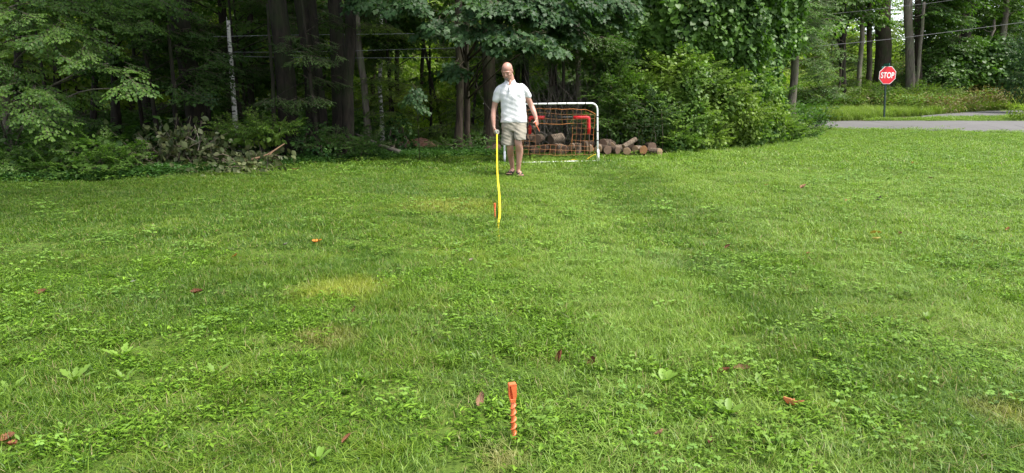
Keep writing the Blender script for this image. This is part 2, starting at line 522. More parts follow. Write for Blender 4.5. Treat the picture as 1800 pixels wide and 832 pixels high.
# leaf outlines (x = half width side, y = along the leaf, z = fold); triangles
def oval(w=0.33, fold=0.07, curl=-0.10):
    V = np.array([(0, 0, 0), (w * 0.85, 0.3, fold), (w, 0.58, fold + curl * .4), (0, 1.0, curl), (-w, 0.58, fold + curl * .4), (-w * 0.85, 0.3, fold), (0, 0.5, curl * .25)])
    F = np.array([(0, 1, 6), (1, 2, 6), (2, 3, 6), (3, 4, 6), (4, 5, 6), (5, 0, 6)])
    return V, F
def lance(w=0.16, curl=-0.2): return oval(w, 0.04, curl)
def heart():
    V = np.array([(0, 0.08, 0), (0.28, -0.06, .05), (0.52, 0.22, .08), (0.42, 0.62, .03), (0, 1.0, -.14), (-0.42, 0.62, .03), (-0.52, 0.22, .08), (-0.28, -0.06, .05), (0, .45, 0)])
    F = np.array([(i, (i + 1) % 8, 8) for i in range(8)])
    return V, F
def maple():
    V = np.array([(0, 0, 0), (.30, -.05, .02), (.46, .12, .05), (.36, .22, .02), (.62, .52, .04), (.30, .50, 0), (.24, .64, -.02), (0, 1.0, -.12),
                  (-.24, .64, -.02), (-.30, .50, 0), (-.62, .52, .04), (-.36, .22, .02), (-.46, .12, .05), (-.30, -.05, .02), (0, .38, .0)])
    F = np.array([(i, (i + 1) % 14, 14) for i in range(14)])
    return V, F
LEAF = {'oval': oval(), 'lance': lance(), 'heart': heart(), 'maple': maple(), 'wide': oval(0.40, 0.06, -0.12), 'diamond': (np.array([(0, 0, 0), (.34, .5, .06), (0, 1, -.1), (-.34, .5, .06)]), np.array([(0, 1, 2), (0, 2, 3)]))}
def put_leaves(mb, kind, pos, axis, normal, size, mat=0, tint=None, rg=rng):
    "many leaves: POS base points, AXIS their direction, NORMAL roughly up"
    LV, LF = LEAF[kind]
    pos = np.asarray(pos, float); n = len(pos)
    if n == 0: return
    axis = nrm(axis); side = nrm(np.cross(axis, normal)); nn = np.cross(side, axis)
    size = np.broadcast_to(size, (n,))[:, None, None]
    V = (LV[None, :, 0:1] * side[:, None] + LV[None, :, 1:2] * axis[:, None] + LV[None, :, 2:3] * nn[:, None]) * size + pos[:, None]
    F = LF[None] + (np.arange(n) * len(LV))[:, None, None]
    if tint is None: tint = np.clip(rg.normal(0.45, 0.22, n), 0, 1)
    mb.add(V.reshape(-1, 3), F.reshape(-1, 3), mat, np.repeat(tint, len(LV)))
def rand_dirs(n, rg=rng):
    return nrm(rg.normal(size=(n, 3)))

def mat_grass(name, trans=0.35):
    m, nt, b, out = new_mat(name)
    ta = N(nt, 'Attribute', attribute_name='tint').outputs['Fac']
    green = ramp(nt, ta, [(0.0, (0.040, 0.090, 0.007)), (0.5, (0.110, 0.210, 0.014)), (1.0, (0.25, 0.37, 0.035))])
    dark = ramp(nt, ta, [(0.0, (0.025, 0.070, 0.008)), (0.5, (0.070, 0.145, 0.014)), (1.0, (0.15, 0.24, 0.03))])
    yel = ramp(nt, ta, [(0.0, (0.09, 0.15, 0.010)), (0.5, (0.18, 0.265, 0.018)), (1.0, (0.30, 0.37, 0.045))])
    pos = N(nt, 'NewGeometry').outputs['Position']
    f1 = ramp(nt, noise(nt, 0.55, 4, vec=pos), [(0.43, (0, 0, 0)), (0.57, (1, 1, 1))])
    f2 = ramp(nt, noise(nt, 1.3, 4, vec=pos, rough=0.7), [(0.50, (0, 0, 0)), (0.64, (1, 1, 1))])
    c = mixc(nt, f1, green, dark)
    c = mixc(nt, f2, c, yel)
    # bluish fescue patches
    mp = N(nt, 'Mapping'); mp.inputs['Location'].default_value = (31, 7, 0); nt.links.new(pos, mp.inputs[0])
    f3 = ramp(nt, noise(nt, 0.8, 3, vec=mp.outputs[0]), [(0.56, (0, 0, 0)), (0.66, (0.7, 0.7, 0.7))])
    c = mixc(nt, f3, c, ramp(nt, ta, [(0, (0.05, 0.10, 0.03)), (1, (0.19, 0.27, 0.10))]))
    # long faint mowing lanes; tree shade on the left lawn painted in darker
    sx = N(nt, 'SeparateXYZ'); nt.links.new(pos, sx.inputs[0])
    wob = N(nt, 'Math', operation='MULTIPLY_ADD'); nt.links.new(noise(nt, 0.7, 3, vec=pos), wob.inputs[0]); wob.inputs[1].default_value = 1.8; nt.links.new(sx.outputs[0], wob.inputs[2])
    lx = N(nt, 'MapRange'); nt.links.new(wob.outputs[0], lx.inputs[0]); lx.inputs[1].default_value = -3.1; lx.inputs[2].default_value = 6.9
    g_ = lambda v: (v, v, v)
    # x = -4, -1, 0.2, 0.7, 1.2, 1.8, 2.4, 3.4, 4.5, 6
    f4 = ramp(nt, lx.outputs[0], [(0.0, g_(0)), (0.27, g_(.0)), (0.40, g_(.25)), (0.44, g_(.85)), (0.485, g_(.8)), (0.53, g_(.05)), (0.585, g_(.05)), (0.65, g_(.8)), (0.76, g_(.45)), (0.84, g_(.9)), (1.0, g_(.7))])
    lush_shade = ramp(nt, lx.outputs[0], [(0.0, g_(.75)), (0.30, g_(.6)), (0.42, g_(0)), (0.50, g_(.0)), (0.53, g_(.75)), (0.585, g_(.65)), (0.65, g_(0))])
    c = mixc(nt, lush_shade, c, dark)
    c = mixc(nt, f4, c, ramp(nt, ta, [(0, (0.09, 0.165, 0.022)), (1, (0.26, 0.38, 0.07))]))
    # worn yellow patches of moss and dry grass
    for (px, py, rad, col) in ((600, 520, 0.30, (0.34, 0.35, 0.05)), (560, 607, 0.18, (0.30, 0.24, 0.09)), (795, 365, 0.55, (0.27, 0.27, 0.05)), (880, 815, 0.10, (0.34, 0.28, 0.12)), (1790, 740, 0.15, (0.3, 0.26, 0.08))):
        g = G(px, py)
        d = N(nt, 'VectorMath', operation='DISTANCE'); nt.links.new(pos, d.inputs[0]); d.inputs[1].default_value = tuple(g)
        ad = N(nt, 'Math', operation='ADD'); nt.links.new(d.outputs['Value'], ad.inputs[0])
        mu = N(nt, 'Math', operation='MULTIPLY'); nt.links.new(noise(nt, 5, 3, vec=pos), mu.inputs[0]); mu.inputs[1].default_value = rad * 1.2
        nt.links.new(mu.outputs[0], ad.inputs[1])
        mr = N(nt, 'MapRange'); nt.links.new(ad.outputs[0], mr.inputs[0])
        mr.inputs[1].default_value = rad * 1.0; mr.inputs[2].default_value = rad * 2.0; mr.inputs[3].default_value = 0.6; mr.inputs[4].default_value = 0.0
        c = mixc(nt, mr.outputs[0], c, col)
    gt = N(nt, 'Math', operation='GREATER_THAN'); nt.links.new(ta, gt.inputs[0]); gt.inputs[1].default_value = 1.5
    c = mixc(nt, gt.outputs[0], c, (0.24, 0.21, 0.09))
    nt.links.new(c, b.inputs['Base Color'])
    b.inputs['Roughness'].default_value = 0.45; b.inputs['Specular IOR Level'].default_value = 0.3
    tr = N(nt, 'BsdfTranslucent'); nt.links.new(mixc(nt, 1.0, c, (1.15, 1.3, 0.5), 'MULTIPLY'), tr.inputs[0])
    mx = N(nt, 'MixShader'); mx.inputs[0].default_value = trans
    nt.links.new(b.outputs[0], mx.inputs[1]); nt.links.new(tr.outputs[0], mx.inputs[2]); nt.links.new(mx.outputs[0], out.inputs[0])
    return m
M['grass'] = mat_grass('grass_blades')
M['clover'] = leaf_mat('clover', (0.06, 0.13, 0.025), (0.17, 0.30, 0.055), 0.35, patch=(0.16, 0.26, 0.03), pscale=1.5)
M['broad'] = leaf_mat('crabgrass', (0.06, 0.135, 0.012), (0.19, 0.32, 0.03), 0.35)

src = []
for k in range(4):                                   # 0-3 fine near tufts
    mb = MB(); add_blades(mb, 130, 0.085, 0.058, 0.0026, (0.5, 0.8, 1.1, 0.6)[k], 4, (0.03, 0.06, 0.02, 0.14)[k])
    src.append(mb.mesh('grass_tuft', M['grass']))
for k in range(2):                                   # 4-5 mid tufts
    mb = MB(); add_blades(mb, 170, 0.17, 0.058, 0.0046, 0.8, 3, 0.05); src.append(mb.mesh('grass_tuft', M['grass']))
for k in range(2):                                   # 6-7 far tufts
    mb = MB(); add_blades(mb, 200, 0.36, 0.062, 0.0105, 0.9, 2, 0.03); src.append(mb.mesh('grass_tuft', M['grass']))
for k in range(3):                                   # 8-10 broad-leaved crabgrass
    mb = MB()
    n = 44
    r = 0.075 * np.sqrt(rng.uniform(0, 1, n)); th = rng.uniform(0, 6.28, n)
    p = np.stack([r * np.cos(th), r * np.sin(th), rng.uniform(0.010, 0.050, n)], -1)
    ax = rand_dirs(n) * (1, 1, 0.35) + (0, 0, 0.25)
    put_leaves(mb, 'lance', p, ax, rand_dirs(n) * 0.4 + (0, 0, 1), rng.uniform(0.014, 0.030, n), 0)
    for q in range(n):
        mb.add(*tube([p[q] * (0.8, 0.8, 0), p[q]], 0.0008, 3, False), 0, 0.3)
    src.append(mb.mesh('crabgrass_tuft', M['broad']))
for k in range(3):                                   # 11-13 clover
    mb = MB()
    for q in range(9):
        r = 0.07 * math.sqrt(rng.uniform()); a = rng.uniform(0, 6.28)
        p = np.array((r * math.cos(a), r * math.sin(a), rng.uniform(0.03, 0.06)))
        a0 = rng.uniform(0, 6.28); tn = rng.uniform(0.3, 1)
        dirs = np.array([(math.cos(a0 + i * 2.094), math.sin(a0 + i * 2.094), 0.05) for i in range(3)])
        put_leaves(mb, 'wide', np.repeat(p[None], 3, 0), dirs, np.repeat((rng.normal(0, .25, 3) + (0, 0, 1))[None], 3, 0), rng.uniform(0.010, 0.015), 0, np.full(3, tn))
        mb.add(*tube([p * (1, 1, 0), p], 0.0008, 3, False), 0, 0.3)
    src.append(mb.mesh('clover_patch', M['clover']))

def vnoise(x, y, s, seed):
    "cheap smooth value noise for choosing what grows where"
    r = np.random.default_rng(seed); g = r.uniform(0, 1, (128, 128))
    u, v = x * s + 40, y * s + 40
    i, j = np.floor(u).astype(int), np.floor(v).astype(int); fu, fv = u - i, v - j
    fu, fv = fu * fu * (3 - 2 * fu), fv * fv * (3 - 2 * fv)
    q = lambda a, b_: g[a % 128, b_ % 128]
    return (q(i, j) * (1 - fu) + q(i + 1, j) * fu) * (1 - fv) + (q(i, j + 1) * (1 - fu) + q(i + 1, j + 1) * fu) * fv
def lawn_pts(y0, y1, dens, half=0.84, extra=2.0):
    ymid = np.linspace(y0, y1, 40)
    area = float(np.mean(2 * (half * ymid + extra)) * (y1 - y0))
    n = int(area * dens)
    y = np.sqrt(rng.uniform(y0 ** 2, y1 ** 2, n)) if y0 > 0.5 else rng.uniform(y0, y1, n)
    x = rng.uniform(-1, 1, n) * (half * y + extra)
    k = in_lawn(x, y, 0.5)
    x, y = x[k], y[k]
    return np.stack([x, y, H(x, y) + 0.008], -1)
P_, Y_, S_, I_ = [], [], [], []
def put(p, scl, idx):
    P_.append(p); Y_.append(rng.uniform(0, 6.28, len(p))); S_.append(scl); I_.append(idx)
p = lawn_pts(1.1, 5.2, 250)
nz = vnoise(p[:, 0], p[:, 1], 2.2, 1)
nb = vnoise(p[:, 0], p[:, 1], 1.6, 2); hh = 0.42 + 0.75 * vnoise(p[:, 0], p[:, 1], 1.3, 3)
broad = (nb > 0.50) & (rng.uniform(0, 1, len(p)) < 0.5)
i_ = np.where(broad, rng.integers(8, 11, len(p)), np.where(nz > .66, 1, np.where(nz < .3, rng.integers(2, 4, len(p)), rng.integers(0, 3, len(p)))))
put(p, np.stack([np.ones(len(p)), np.ones(len(p)), hh], -1) * rng.uniform(0.8, 1.2, len(p))[:, None], i_)
p = lawn_pts(5.2, 11.5, 60)
nb = vnoise(p[:, 0], p[:, 1], 1.6, 2); hh = 0.45 + 0.5 * vnoise(p[:, 0], p[:, 1], 1.3, 3)
put(p, np.stack([np.ones(len(p))] * 2 + [hh], -1) * rng.uniform(0.8, 1.2, len(p))[:, None], rng.integers(4, 6, len(p)))
p = lawn_pts(11.5, 31, 13, 0.9)
put(p, rng.uniform(0.8, 1.2, len(p))[:, None] * np.array((1, 1, .75)), rng.integers(6, 8, len(p)))
# grass island between the two roads
def region_pts(px0, px1, fy0, fy1, n):
    "random ground points between two pixel curves"
    px = rng.uniform(px0, px1, n)
    a = GA(px, fy0(px)); b_ = GA(px, fy1(px))
    t = rng.uniform(0, 1, n)[:, None]
    q = a * (1 - t) + b_ * t; q[:, 2] = H(q[:, 0], q[:, 1]) + 0.008
    return q
p = region_pts(1530, 2000, lambda x: np.interp(x, [1530, 1560, 2000], [212.6, 212.6, 213.4]), lambda x: np.interp(x, [1530, 1620, 1700, 1800, 2000], [212, 210.2, 207.8, 203.5, 195]), 900)
put(p, rng.uniform(0.8, 1.3, len(p))[:, None] * np.array((1, 1, 1.0)), rng.integers(6, 8, len(p)))
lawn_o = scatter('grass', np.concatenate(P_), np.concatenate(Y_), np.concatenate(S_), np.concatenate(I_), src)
tag(lawn_o, 'mown weedy lawn grass covering the yard', 'grass', kind='stuff')

# clover and small broad leaves through the lawn
p = lawn_pts(1.3, 6, 26)
k = (vnoise(p[:, 0], p[:, 1], 1.1, 5) > 0.45) | (rng.uniform(0, 1, len(p)) < 0.15)
p = p[k]
q = lawn_pts(6, 27, 7, 0.85); k = (vnoise(q[:, 0], q[:, 1], 0.7, 6) > 0.42); q = q[k]
pp = np.concatenate([p, q]); pp[:, 2] += 0.004
sc = np.concatenate([rng.uniform(0.8, 1.4, len(p)), rng.uniform(1.2, 2.2, len(q))])
o = scatter('clover', pp, rng.uniform(0, 6.28, len(pp)), sc, rng.integers(0, 3, len(pp)), src[11:14])
tag(o, 'clover and small round leaved weeds among the grass', 'clover', kind='stuff')

# ---------------------------------------------------------------- sprays: leafy branch ends, the unit of every crown
def rot_from(x_axis, up):
    x = nrm(x_axis); y = nrm(np.cross(up, x)); z = np.cross(x, y)
    return np.stack([x, y, z], -2)          # rows: local axes in world (V_local @ R)
def spray_template(seed, kind, leaf, L=1.0, ntw=7, gap=0.055, sag=0.12, spread=0.5, rag=0.35):
    rg = np.random.default_rng(seed)
    Vt, Ft, nt_ = [], [], 0
    lp, la, ln = [], [], []
    def axis(a, d, length, sagk, r0):
        nonlocal nt_
        t = np.linspace(0, 1, 6)
        side = np.array((-d[1], d[0], 0.0))
        pts = a + d * (t * length)[:, None] + side * (rg.normal(0, .05) * length * np.sin(t * 3))[:, None] + np.array((0, 0, -1.0)) * (sagk * length * t * t)[:, None]
        V, F = tube(pts, np.linspace(r0, r0 * .3, 6), 3, False); Vt.append(V); Ft.append(F + nt_); nt_ += len(V)
        return pts
    def leaves(pts, length, start):
        m = max(2, int(length / gap))
        for q in range(m):
            t = start + (1 - start) * (q + .5) / m
            f = t * 5; i = min(int(f), 4); p = pts[i] * (1 - (f - i)) + pts[i + 1] * (f - i)
            d = nrm(pts[i + 1] - pts[i]); sd = nrm(np.cross((0, 0, 1), d)) * (1 if q % 2 else -1)
            lp.append(p); la.append(d * rg.uniform(.3, 1.0) + sd * rg.uniform(.6, 1) + np.array((0, 0, rg.normal(-.25, .25))))
            ln.append(np.array((0, 0, 1.0)) + rg.normal(0, rag, 3))
        lp.append(pts[-1]); la.append(nrm(pts[-1] - pts[-2]) + (0, 0, -.2)); ln.append(np.array((0, 0, 1.0)) + rg.normal(0, rag * .7, 3))
    main = axis(np.zeros(3), np.array((1.0, 0, 0)), L, sag, 0.008)
    leaves(main, L, .3)
    for k in range(ntw):
        t = .12 + .8 * k / ntw; f = t * 5; i = int(f); p = main[i] * (1 - (f - i)) + main[i + 1] * (f - i)
        s = 1 if k % 2 else -1; a = rg.uniform(.5, 1.0) * s
        d = np.array((math.cos(a), math.sin(a), rg.normal(-.05, .12)))
        l = L * spread * (1.05 - .7 * t) * rg.uniform(.7, 1.2)
        leaves(axis(p, d, l, sag * 1.2, .004), l, .15)
    lp, la, ln = np.array(lp), np.array(la), np.array(ln)
    mb = MB()
    put_leaves(mb, kind, lp, la, ln, leaf * rg.uniform(.65, 1.15, len(lp)), 0, np.clip(rg.normal(.45, .2, len(lp)), 0, 1), rg)
    return dict(LV=np.concatenate(mb.V), LF=np.concatenate(mb.T), lt=np.concatenate(mb.tint), TV=np.concatenate(Vt), TF=np.concatenate(Ft))
SPR = {}
def templates(key, kind, leaf, n=5, **k):
    SPR[key] = [spray_template(100 + 17 * i + len(SPR) * 5, kind, leaf, **k) for i in range(n)]
templates('beech', 'oval', 0.095, gap=.05)
templates('fine', 'oval', 0.060, gap=.042, ntw=8)
templates('coarse', 'diamond', 0.15, gap=.10, ntw=6, rag=.5)
templates('maple', 'maple', 0.150, gap=.085, ntw=6, rag=.45)
templates('lance', 'lance', 0.13, gap=.06, ntw=6, rag=.4)
templates('far', 'diamond', 0.17, gap=.11, ntw=5, rag=.6, L=1.3)
templates('hem', 'lance', 0.045, gap=.022, ntw=10, spread=.4)

def put_sprays(mb, key, pos, head, scale, up=None, ml=0, mt=1, rg=rng, tintj=.18, tb=None):
    "copies of spray templates in one crown mesh"
    T = SPR[key]; n = len(pos)
    pos = np.asarray(pos, float); head = np.asarray(head, float)
    scale = np.broadcast_to(scale, (n,)); ch = rg.integers(0, len(T), n)
    ups = (np.array((0, 0, 1.0)) + rg.normal(0, .25, (n, 3))) if up is None else up
    x = nrm(head); y = nrm(np.cross(ups, x)); z = np.cross(x, y)
    Rm = np.stack([x, y, z], 1)
    for c in range(len(T)):
        k = np.where(ch == c)[0]
        if len(k) == 0: continue
        t = T[c]
        def inst(V): return (np.einsum('vi,nij->nvj', V, Rm[k]) * scale[k][:, None, None] + pos[k][:, None]).reshape(-1, 3)
        off = (np.arange(len(k)) * len(t['LV']))[:, None, None]
        tj = rg.normal(0, tintj, len(k)) + (tb[k] if tb is not None else 0)
        tint = np.clip(t['lt'][None] + tj[:, None], 0, 1).ravel()
        mb.add(inst(t['LV']), (t['LF'][None] + off).reshape(-1, 3), ml, tint)
        off = (np.arange(len(k)) * len(t['TV']))[:, None, None]
        mb.add(inst(t['TV']), (t['TF'][None] + off).reshape(-1, 4), mt)

def trunk_pts(base, top, bend=0.15, n=14, rg=rng):
    base, top = np.asarray(base, float), np.asarray(top, float)
    t = np.linspace(0, 1, n)[:, None]
    L = np.linalg.norm(top - base)
    off = np.cumsum(rg.normal(0, bend * L / n / 3, (n, 3)), 0) * (1, 1, 0)
    off -= off[0] + (off[-1] - off[0]) * t
    return base + (top - base) * t + off
def add_trunk(mb, pts, r0, r1, sides=14, flare=True, mat=0, rg=rng):
    n = len(pts); t = np.linspace(0, 1, n)
    r = r0 * (1 - t) + r1 * t
    if flare:
        zz = pts[:, 2] - pts[0, 2]
        r = r * (1 + .55 * np.exp(-zz / (2.2 * r0)))
    extra = np.concatenate([[pts[0] - (0, 0, .25)], pts]); r = np.concatenate([[r[0] * 1.1], r])
    V, F = tube(extra, r, sides, True, .035, rg)
    mb.add(V, F, mat)

def make_tree(name, label, cat, group, base, top, r0, r1, bark, crown=None, limbs=(), leafmat='leaf_dark', spk='beech', blobs=(), nspr=60, sscale=1.0,
              droop=-.22, bend=.12, sides=14, crown_name='crown', seed=0, dirmode='out', extra_trunks=(), tb=0.0):
    """tree from world points. BLOBS: (centre, radii) volumes of sprays; LIMBS: (height fraction, tip point, radius)"""
    rg = np.random.default_rng(seed + 1000)
    root = thing(name, label, cat, base, group)
    mb = MB()
    pts = trunk_pts(base, top, bend, 14, rg)
    add_trunk(mb, pts, r0, r1, sides, True, 0, rg)
    for b_, t_, ra, rb in extra_trunks:
        add_trunk(mb, trunk_pts(b_, t_, bend, 12, rg), ra, rb, sides, False, 0, rg)
    def on_trunk(z):
        return np.array([np.interp(z, pts[:, 2], pts[:, i]) for i in range(3)])
    for bc, br in blobs:
        bc = np.asarray(bc, float); hd = math.hypot(bc[0] - base[0], bc[1] - base[1])
        s = on_trunk(bc[2] - .22 * hd - .1)
        mid = (s + bc) / 2 + (rg.normal(0, .05 * hd + .02), rg.normal(0, .05 * hd + .02), .10 * hd)
        rr = max(.008, min(r0 * .3, .010 + .008 * hd))
        mb.add(*tube(curve_pts([s, mid, bc], 10), np.linspace(rr, rr * .35, 10), 7, True, .05, rg))
    for fr, tip, rr in limbs:
        s = pts[0] + (pts[-1] - pts[0]) * fr; s = on_trunk(s[2]); tip = np.asarray(tip, float)
        mid = (s + tip) / 2 + rg.normal(0, .08, 3) * np.linalg.norm(tip - s)
        mb.add(*tube(curve_pts([s, mid, tip], 9), np.linspace(rr, rr * .25, 9), 6, True, .05, rg))
    wpart('trunk', mb, M[bark], root)
    if blobs:
        mb = MB(); vol = np.array([np.prod(r) ** (2 / 3) for _, r in blobs]); cnt = np.maximum(3, (nspr * vol / vol.sum()).astype(int))
        for (bc, br), n in zip(blobs, cnt):
            bc, br = np.asarray(bc, float), np.asarray(br, float)
            d = rand_dirs(n, rg); u = d * (rg.uniform(.15, 1, n) ** .5)[:, None]
            # gather into a few layers, the way branches do
            u[:, 2] = np.round(u[:, 2] * 3 + rg.normal(0, .22, n)) / 3
            p = bc + u * br
            out = p - on_trunk(bc[2]); out[:, 2] = 0
            h = nrm(nrm(out) + .5 * nrm(u * br) * (1, 1, 0) + rg.normal(0, .45, (n, 3)) * (1, 1, .25)) + (0, 0, droop)
            sc = sscale * rg.uniform(.65, 1.15, n)
            put_sprays(mb, spk, p - nrm(h) * .5 * sc[:, None], h, sc, rg=rg, tb=np.full(n, tb))
        wpart(crown_name, mb, [M[leafmat], M['twig']], root)
    return root
def blob_px(px, py, Y, rx, ry, rz):
    return (P(px, py, Y), (rx, ry, rz))

# ---------------------------------------------------------------- trees at the edge of the dark wood
T_ = make_tree
def tree_px(name, label, px0, py0, px1, py1, dpx, bark, Y=None, group=None, topz=9.0, cat='tree', Y1=None, **k):
    "tree whose trunk runs through two photo pixels; continues above the frame to TOPZ"
    g = G(px0, py0) if Y is None else at(px0, Y)
    Y = g[1]
    a = P(px0, py0, Y); b_ = P(px1, py1, Y1 or Y)
    g = np.array((a[0], Y, float(H(a[0], Y))))
    d = (b_ - g); top = g + d * ((topz - g[2]) / d[2])
    r = dpx / FPX * Y / 2
    return make_tree(name, label, cat, group, g, top, r, r * k.pop('taper', .7), bark, **k)
def canopy(g, z, r, n=5, seed=0):
    rg = np.random.default_rng(seed)
    return [((g[0] + rg.uniform(-.6, .6) * r, g[1] - 1.0 + rg.uniform(-.6, .5) * r, z + rg.uniform(-.8, 1.5)), (r * .8, r * .8, r * .42)) for _ in range(n)]
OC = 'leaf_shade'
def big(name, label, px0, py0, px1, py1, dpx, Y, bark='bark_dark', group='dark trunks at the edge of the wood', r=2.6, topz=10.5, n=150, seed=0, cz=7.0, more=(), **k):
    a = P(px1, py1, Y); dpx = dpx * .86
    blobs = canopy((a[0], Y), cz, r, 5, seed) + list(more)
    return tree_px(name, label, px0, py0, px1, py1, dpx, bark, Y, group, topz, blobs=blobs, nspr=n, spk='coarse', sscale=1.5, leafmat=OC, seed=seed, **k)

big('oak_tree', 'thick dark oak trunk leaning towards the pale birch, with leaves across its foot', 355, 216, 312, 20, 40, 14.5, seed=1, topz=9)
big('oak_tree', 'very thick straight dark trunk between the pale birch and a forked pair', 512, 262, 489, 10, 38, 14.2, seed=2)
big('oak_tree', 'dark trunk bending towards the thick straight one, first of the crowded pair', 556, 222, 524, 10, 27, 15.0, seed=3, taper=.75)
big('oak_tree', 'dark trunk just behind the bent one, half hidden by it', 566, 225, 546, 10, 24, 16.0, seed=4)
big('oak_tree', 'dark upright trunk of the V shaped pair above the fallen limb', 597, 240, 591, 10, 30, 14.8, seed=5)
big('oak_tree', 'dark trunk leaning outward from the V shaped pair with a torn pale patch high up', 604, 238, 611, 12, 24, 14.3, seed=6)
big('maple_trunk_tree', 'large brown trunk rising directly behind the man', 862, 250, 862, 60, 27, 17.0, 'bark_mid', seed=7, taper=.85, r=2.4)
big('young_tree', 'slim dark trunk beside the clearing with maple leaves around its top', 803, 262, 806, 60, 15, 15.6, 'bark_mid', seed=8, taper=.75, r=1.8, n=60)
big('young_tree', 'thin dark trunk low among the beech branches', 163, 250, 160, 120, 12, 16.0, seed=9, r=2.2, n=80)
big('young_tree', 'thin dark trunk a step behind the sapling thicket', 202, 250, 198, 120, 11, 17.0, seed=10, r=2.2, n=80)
# unseen tree added to shade the left lawn; crown stays above the view
make_tree('added_shade_tree', 'unseen tree added to shade one side of the lawn', 'tree', None, (-7.5, 1.0, 0.), (-6.8, 1.6, 11), .24, .12, 'bark_mid', spk='coarse', leafmat='leaf_shade', blobs=[((-3.2, 3.6, 9.6), (2.6, 2.4, 1.0)), ((-5.6, 5.2, 9.2), (2.4, 2.4, 1.0)), ((-1.8, 6.0, 10.2), (2.2, 2.0, .9)), ((-4.6, 7.6, 9.8), (2.2, 2.0, .9)), ((-7.2, 2.0, 9.6), (2.2, 2.2, 1.0)), ((-3.6, 1.2, 10), (2.2, 1.8, .9))], nspr=170, sscale=1.6, seed=49)
# trunks deeper in
for i, (px, pw, Y, lab, bk) in enumerate([
        (30, 16, 17, 'dark trunk behind the lowest beech spray', 'bark_dark'), (100, 14, 19, 'dark trunk standing deep behind the beech', 'bark_dark'),
        (255, 18, 19, 'dark trunk deep in the wood behind the leaning oak', 'bark_dark'), (330, 20, 18, 'straight dark trunk right behind the leaning oak', 'bark_dark'),
        (442, 13, 21, 'trunk in deep shade between the birch and the thickest trunk', 'bark_dark'), (700, 9, 24, 'thin dark trunk beyond the small conifer', 'bark_mid'),
        (742, 8, 27, 'thin trunk far back above the clearing', 'bark_mid'), (905, 12, 22, 'dim trunk showing over the man\'s shoulder', 'bark_mid'),
        (965, 16, 21, 'dim trunk rising behind the goal crossbar', 'bark_mid'), (655, 10, 30, 'thin trunk far behind the dappled pale trunk', 'bark_mid'),
        (1045, 15, 19.5, 'dim trunk between the goal and the vine wall', 'bark_mid')]):
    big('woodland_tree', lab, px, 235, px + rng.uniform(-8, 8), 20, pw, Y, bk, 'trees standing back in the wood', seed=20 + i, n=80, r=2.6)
# pale trunks
tree_px('birch_snag', 'pale white birch snag with a broken top and no leaves', 415, 232, 402, 48, 9.5, 'bark_pale', 15.5, topz=float(P(401, 36, 15.5)[2]), sides=12, taper=.62, bend=.05, cat='tree',
        limbs=[(.86, P(398, 30, 15.5), .012)], seed=31)
big('pale_tree', 'dappled pale grey trunk just past the V shaped pair', 648, 240, 630, 60, 14, 17.4, 'bark_grey', 'pale trunks in the wood', seed=32, taper=.75, n=60)
big('pale_tree', 'short length of thin white trunk high above the small conifer', 672, 235, 669, 60, 8, 19, 'bark_pale', 'pale trunks in the wood', seed=33, n=60)
big('pale_tree', 'thin reddish stem leaning over the edge of the clearing', 782, 232, 764, 160, 6, 22, 'bark_mid', 'pale trunks in the wood', seed=34, n=30, topz=7, cz=6.5, r=1)
tree_px('pale_tree', 'pale grey dead trunk beside the bare brush above the goal', 1020, 240, 1016, 100, 11, 'bark_grey', 17.5, 'pale trunks in the wood', topz=3.2, sides=12, bend=.05, seed=35, limbs=[(.9, P(1030, 90, 17.5), .02)])
big('pale_tree', 'second pale stem next to the dead grey trunk', 1050, 236, 1046, 100, 8, 18.5, 'bark_grey', 'pale trunks in the wood', seed=36, n=30, r=1.6)

# ---------------------------------------------------------------- beech with layered sprays at the wood's corner
g = G(38, 300)
bl = [blob_px(-30, 40, 11.8, 1.3, 1.0, .5), blob_px(60, 62, 11.6, 1.0, .9, .42), blob_px(120, 72, 11.2, .8, .7, .25), blob_px(190, 112, 11.0, .7, .6, .16), blob_px(232, 155, 10.9, .36, .5, .10),
      blob_px(90, 30, 12.5, 1.2, .9, .3), blob_px(10, 120, 11.5, .8, .7, .15), blob_px(25, 160, 10.8, .6, .6, .2), blob_px(85, 172, 10.8, .5, .5, .15), blob_px(100, 215, 10.6, .28, .4, .10), blob_px(30, 200, 10.7, .7, .6, .14),
      blob_px(135, 170, 12.0, .6, .5, .14), blob_px(-60, 130, 11.5, .9, .8, .6), blob_px(60, 5, 12.2, 1.6, 1, .25)]
make_tree('beech_tree', 'slim grey beech with bright layered leaf sprays hanging over the lawn corner', 'tree', None, at(40, 12.2), at(30, 12.2, 7.5), .06, .035, 'bark_grey', spk='beech', leafmat='leaf_beech',
          blobs=bl, nspr=300, sscale=.62, droop=-.28, seed=41)
bl = [blob_px(245, 45, 12.6, .5, .5, .10), blob_px(215, 35, 13, .6, .5, .2), blob_px(300, 20, 13.5, .5, .5, .15), blob_px(265, 8, 12.8, .7, .6, .14), blob_px(210, 5, 13.5, .8, .6, .2)]
make_tree('beech_tree', 'higher beech whose leaf sprays reach towards the leaning oak', 'tree', None, at(225, 15.0), at(232, 15, 8), .07, .04, 'bark_dark', spk='beech', leafmat='leaf_beech', blobs=bl, nspr=85, sscale=.6, droop=-.3, seed=42)
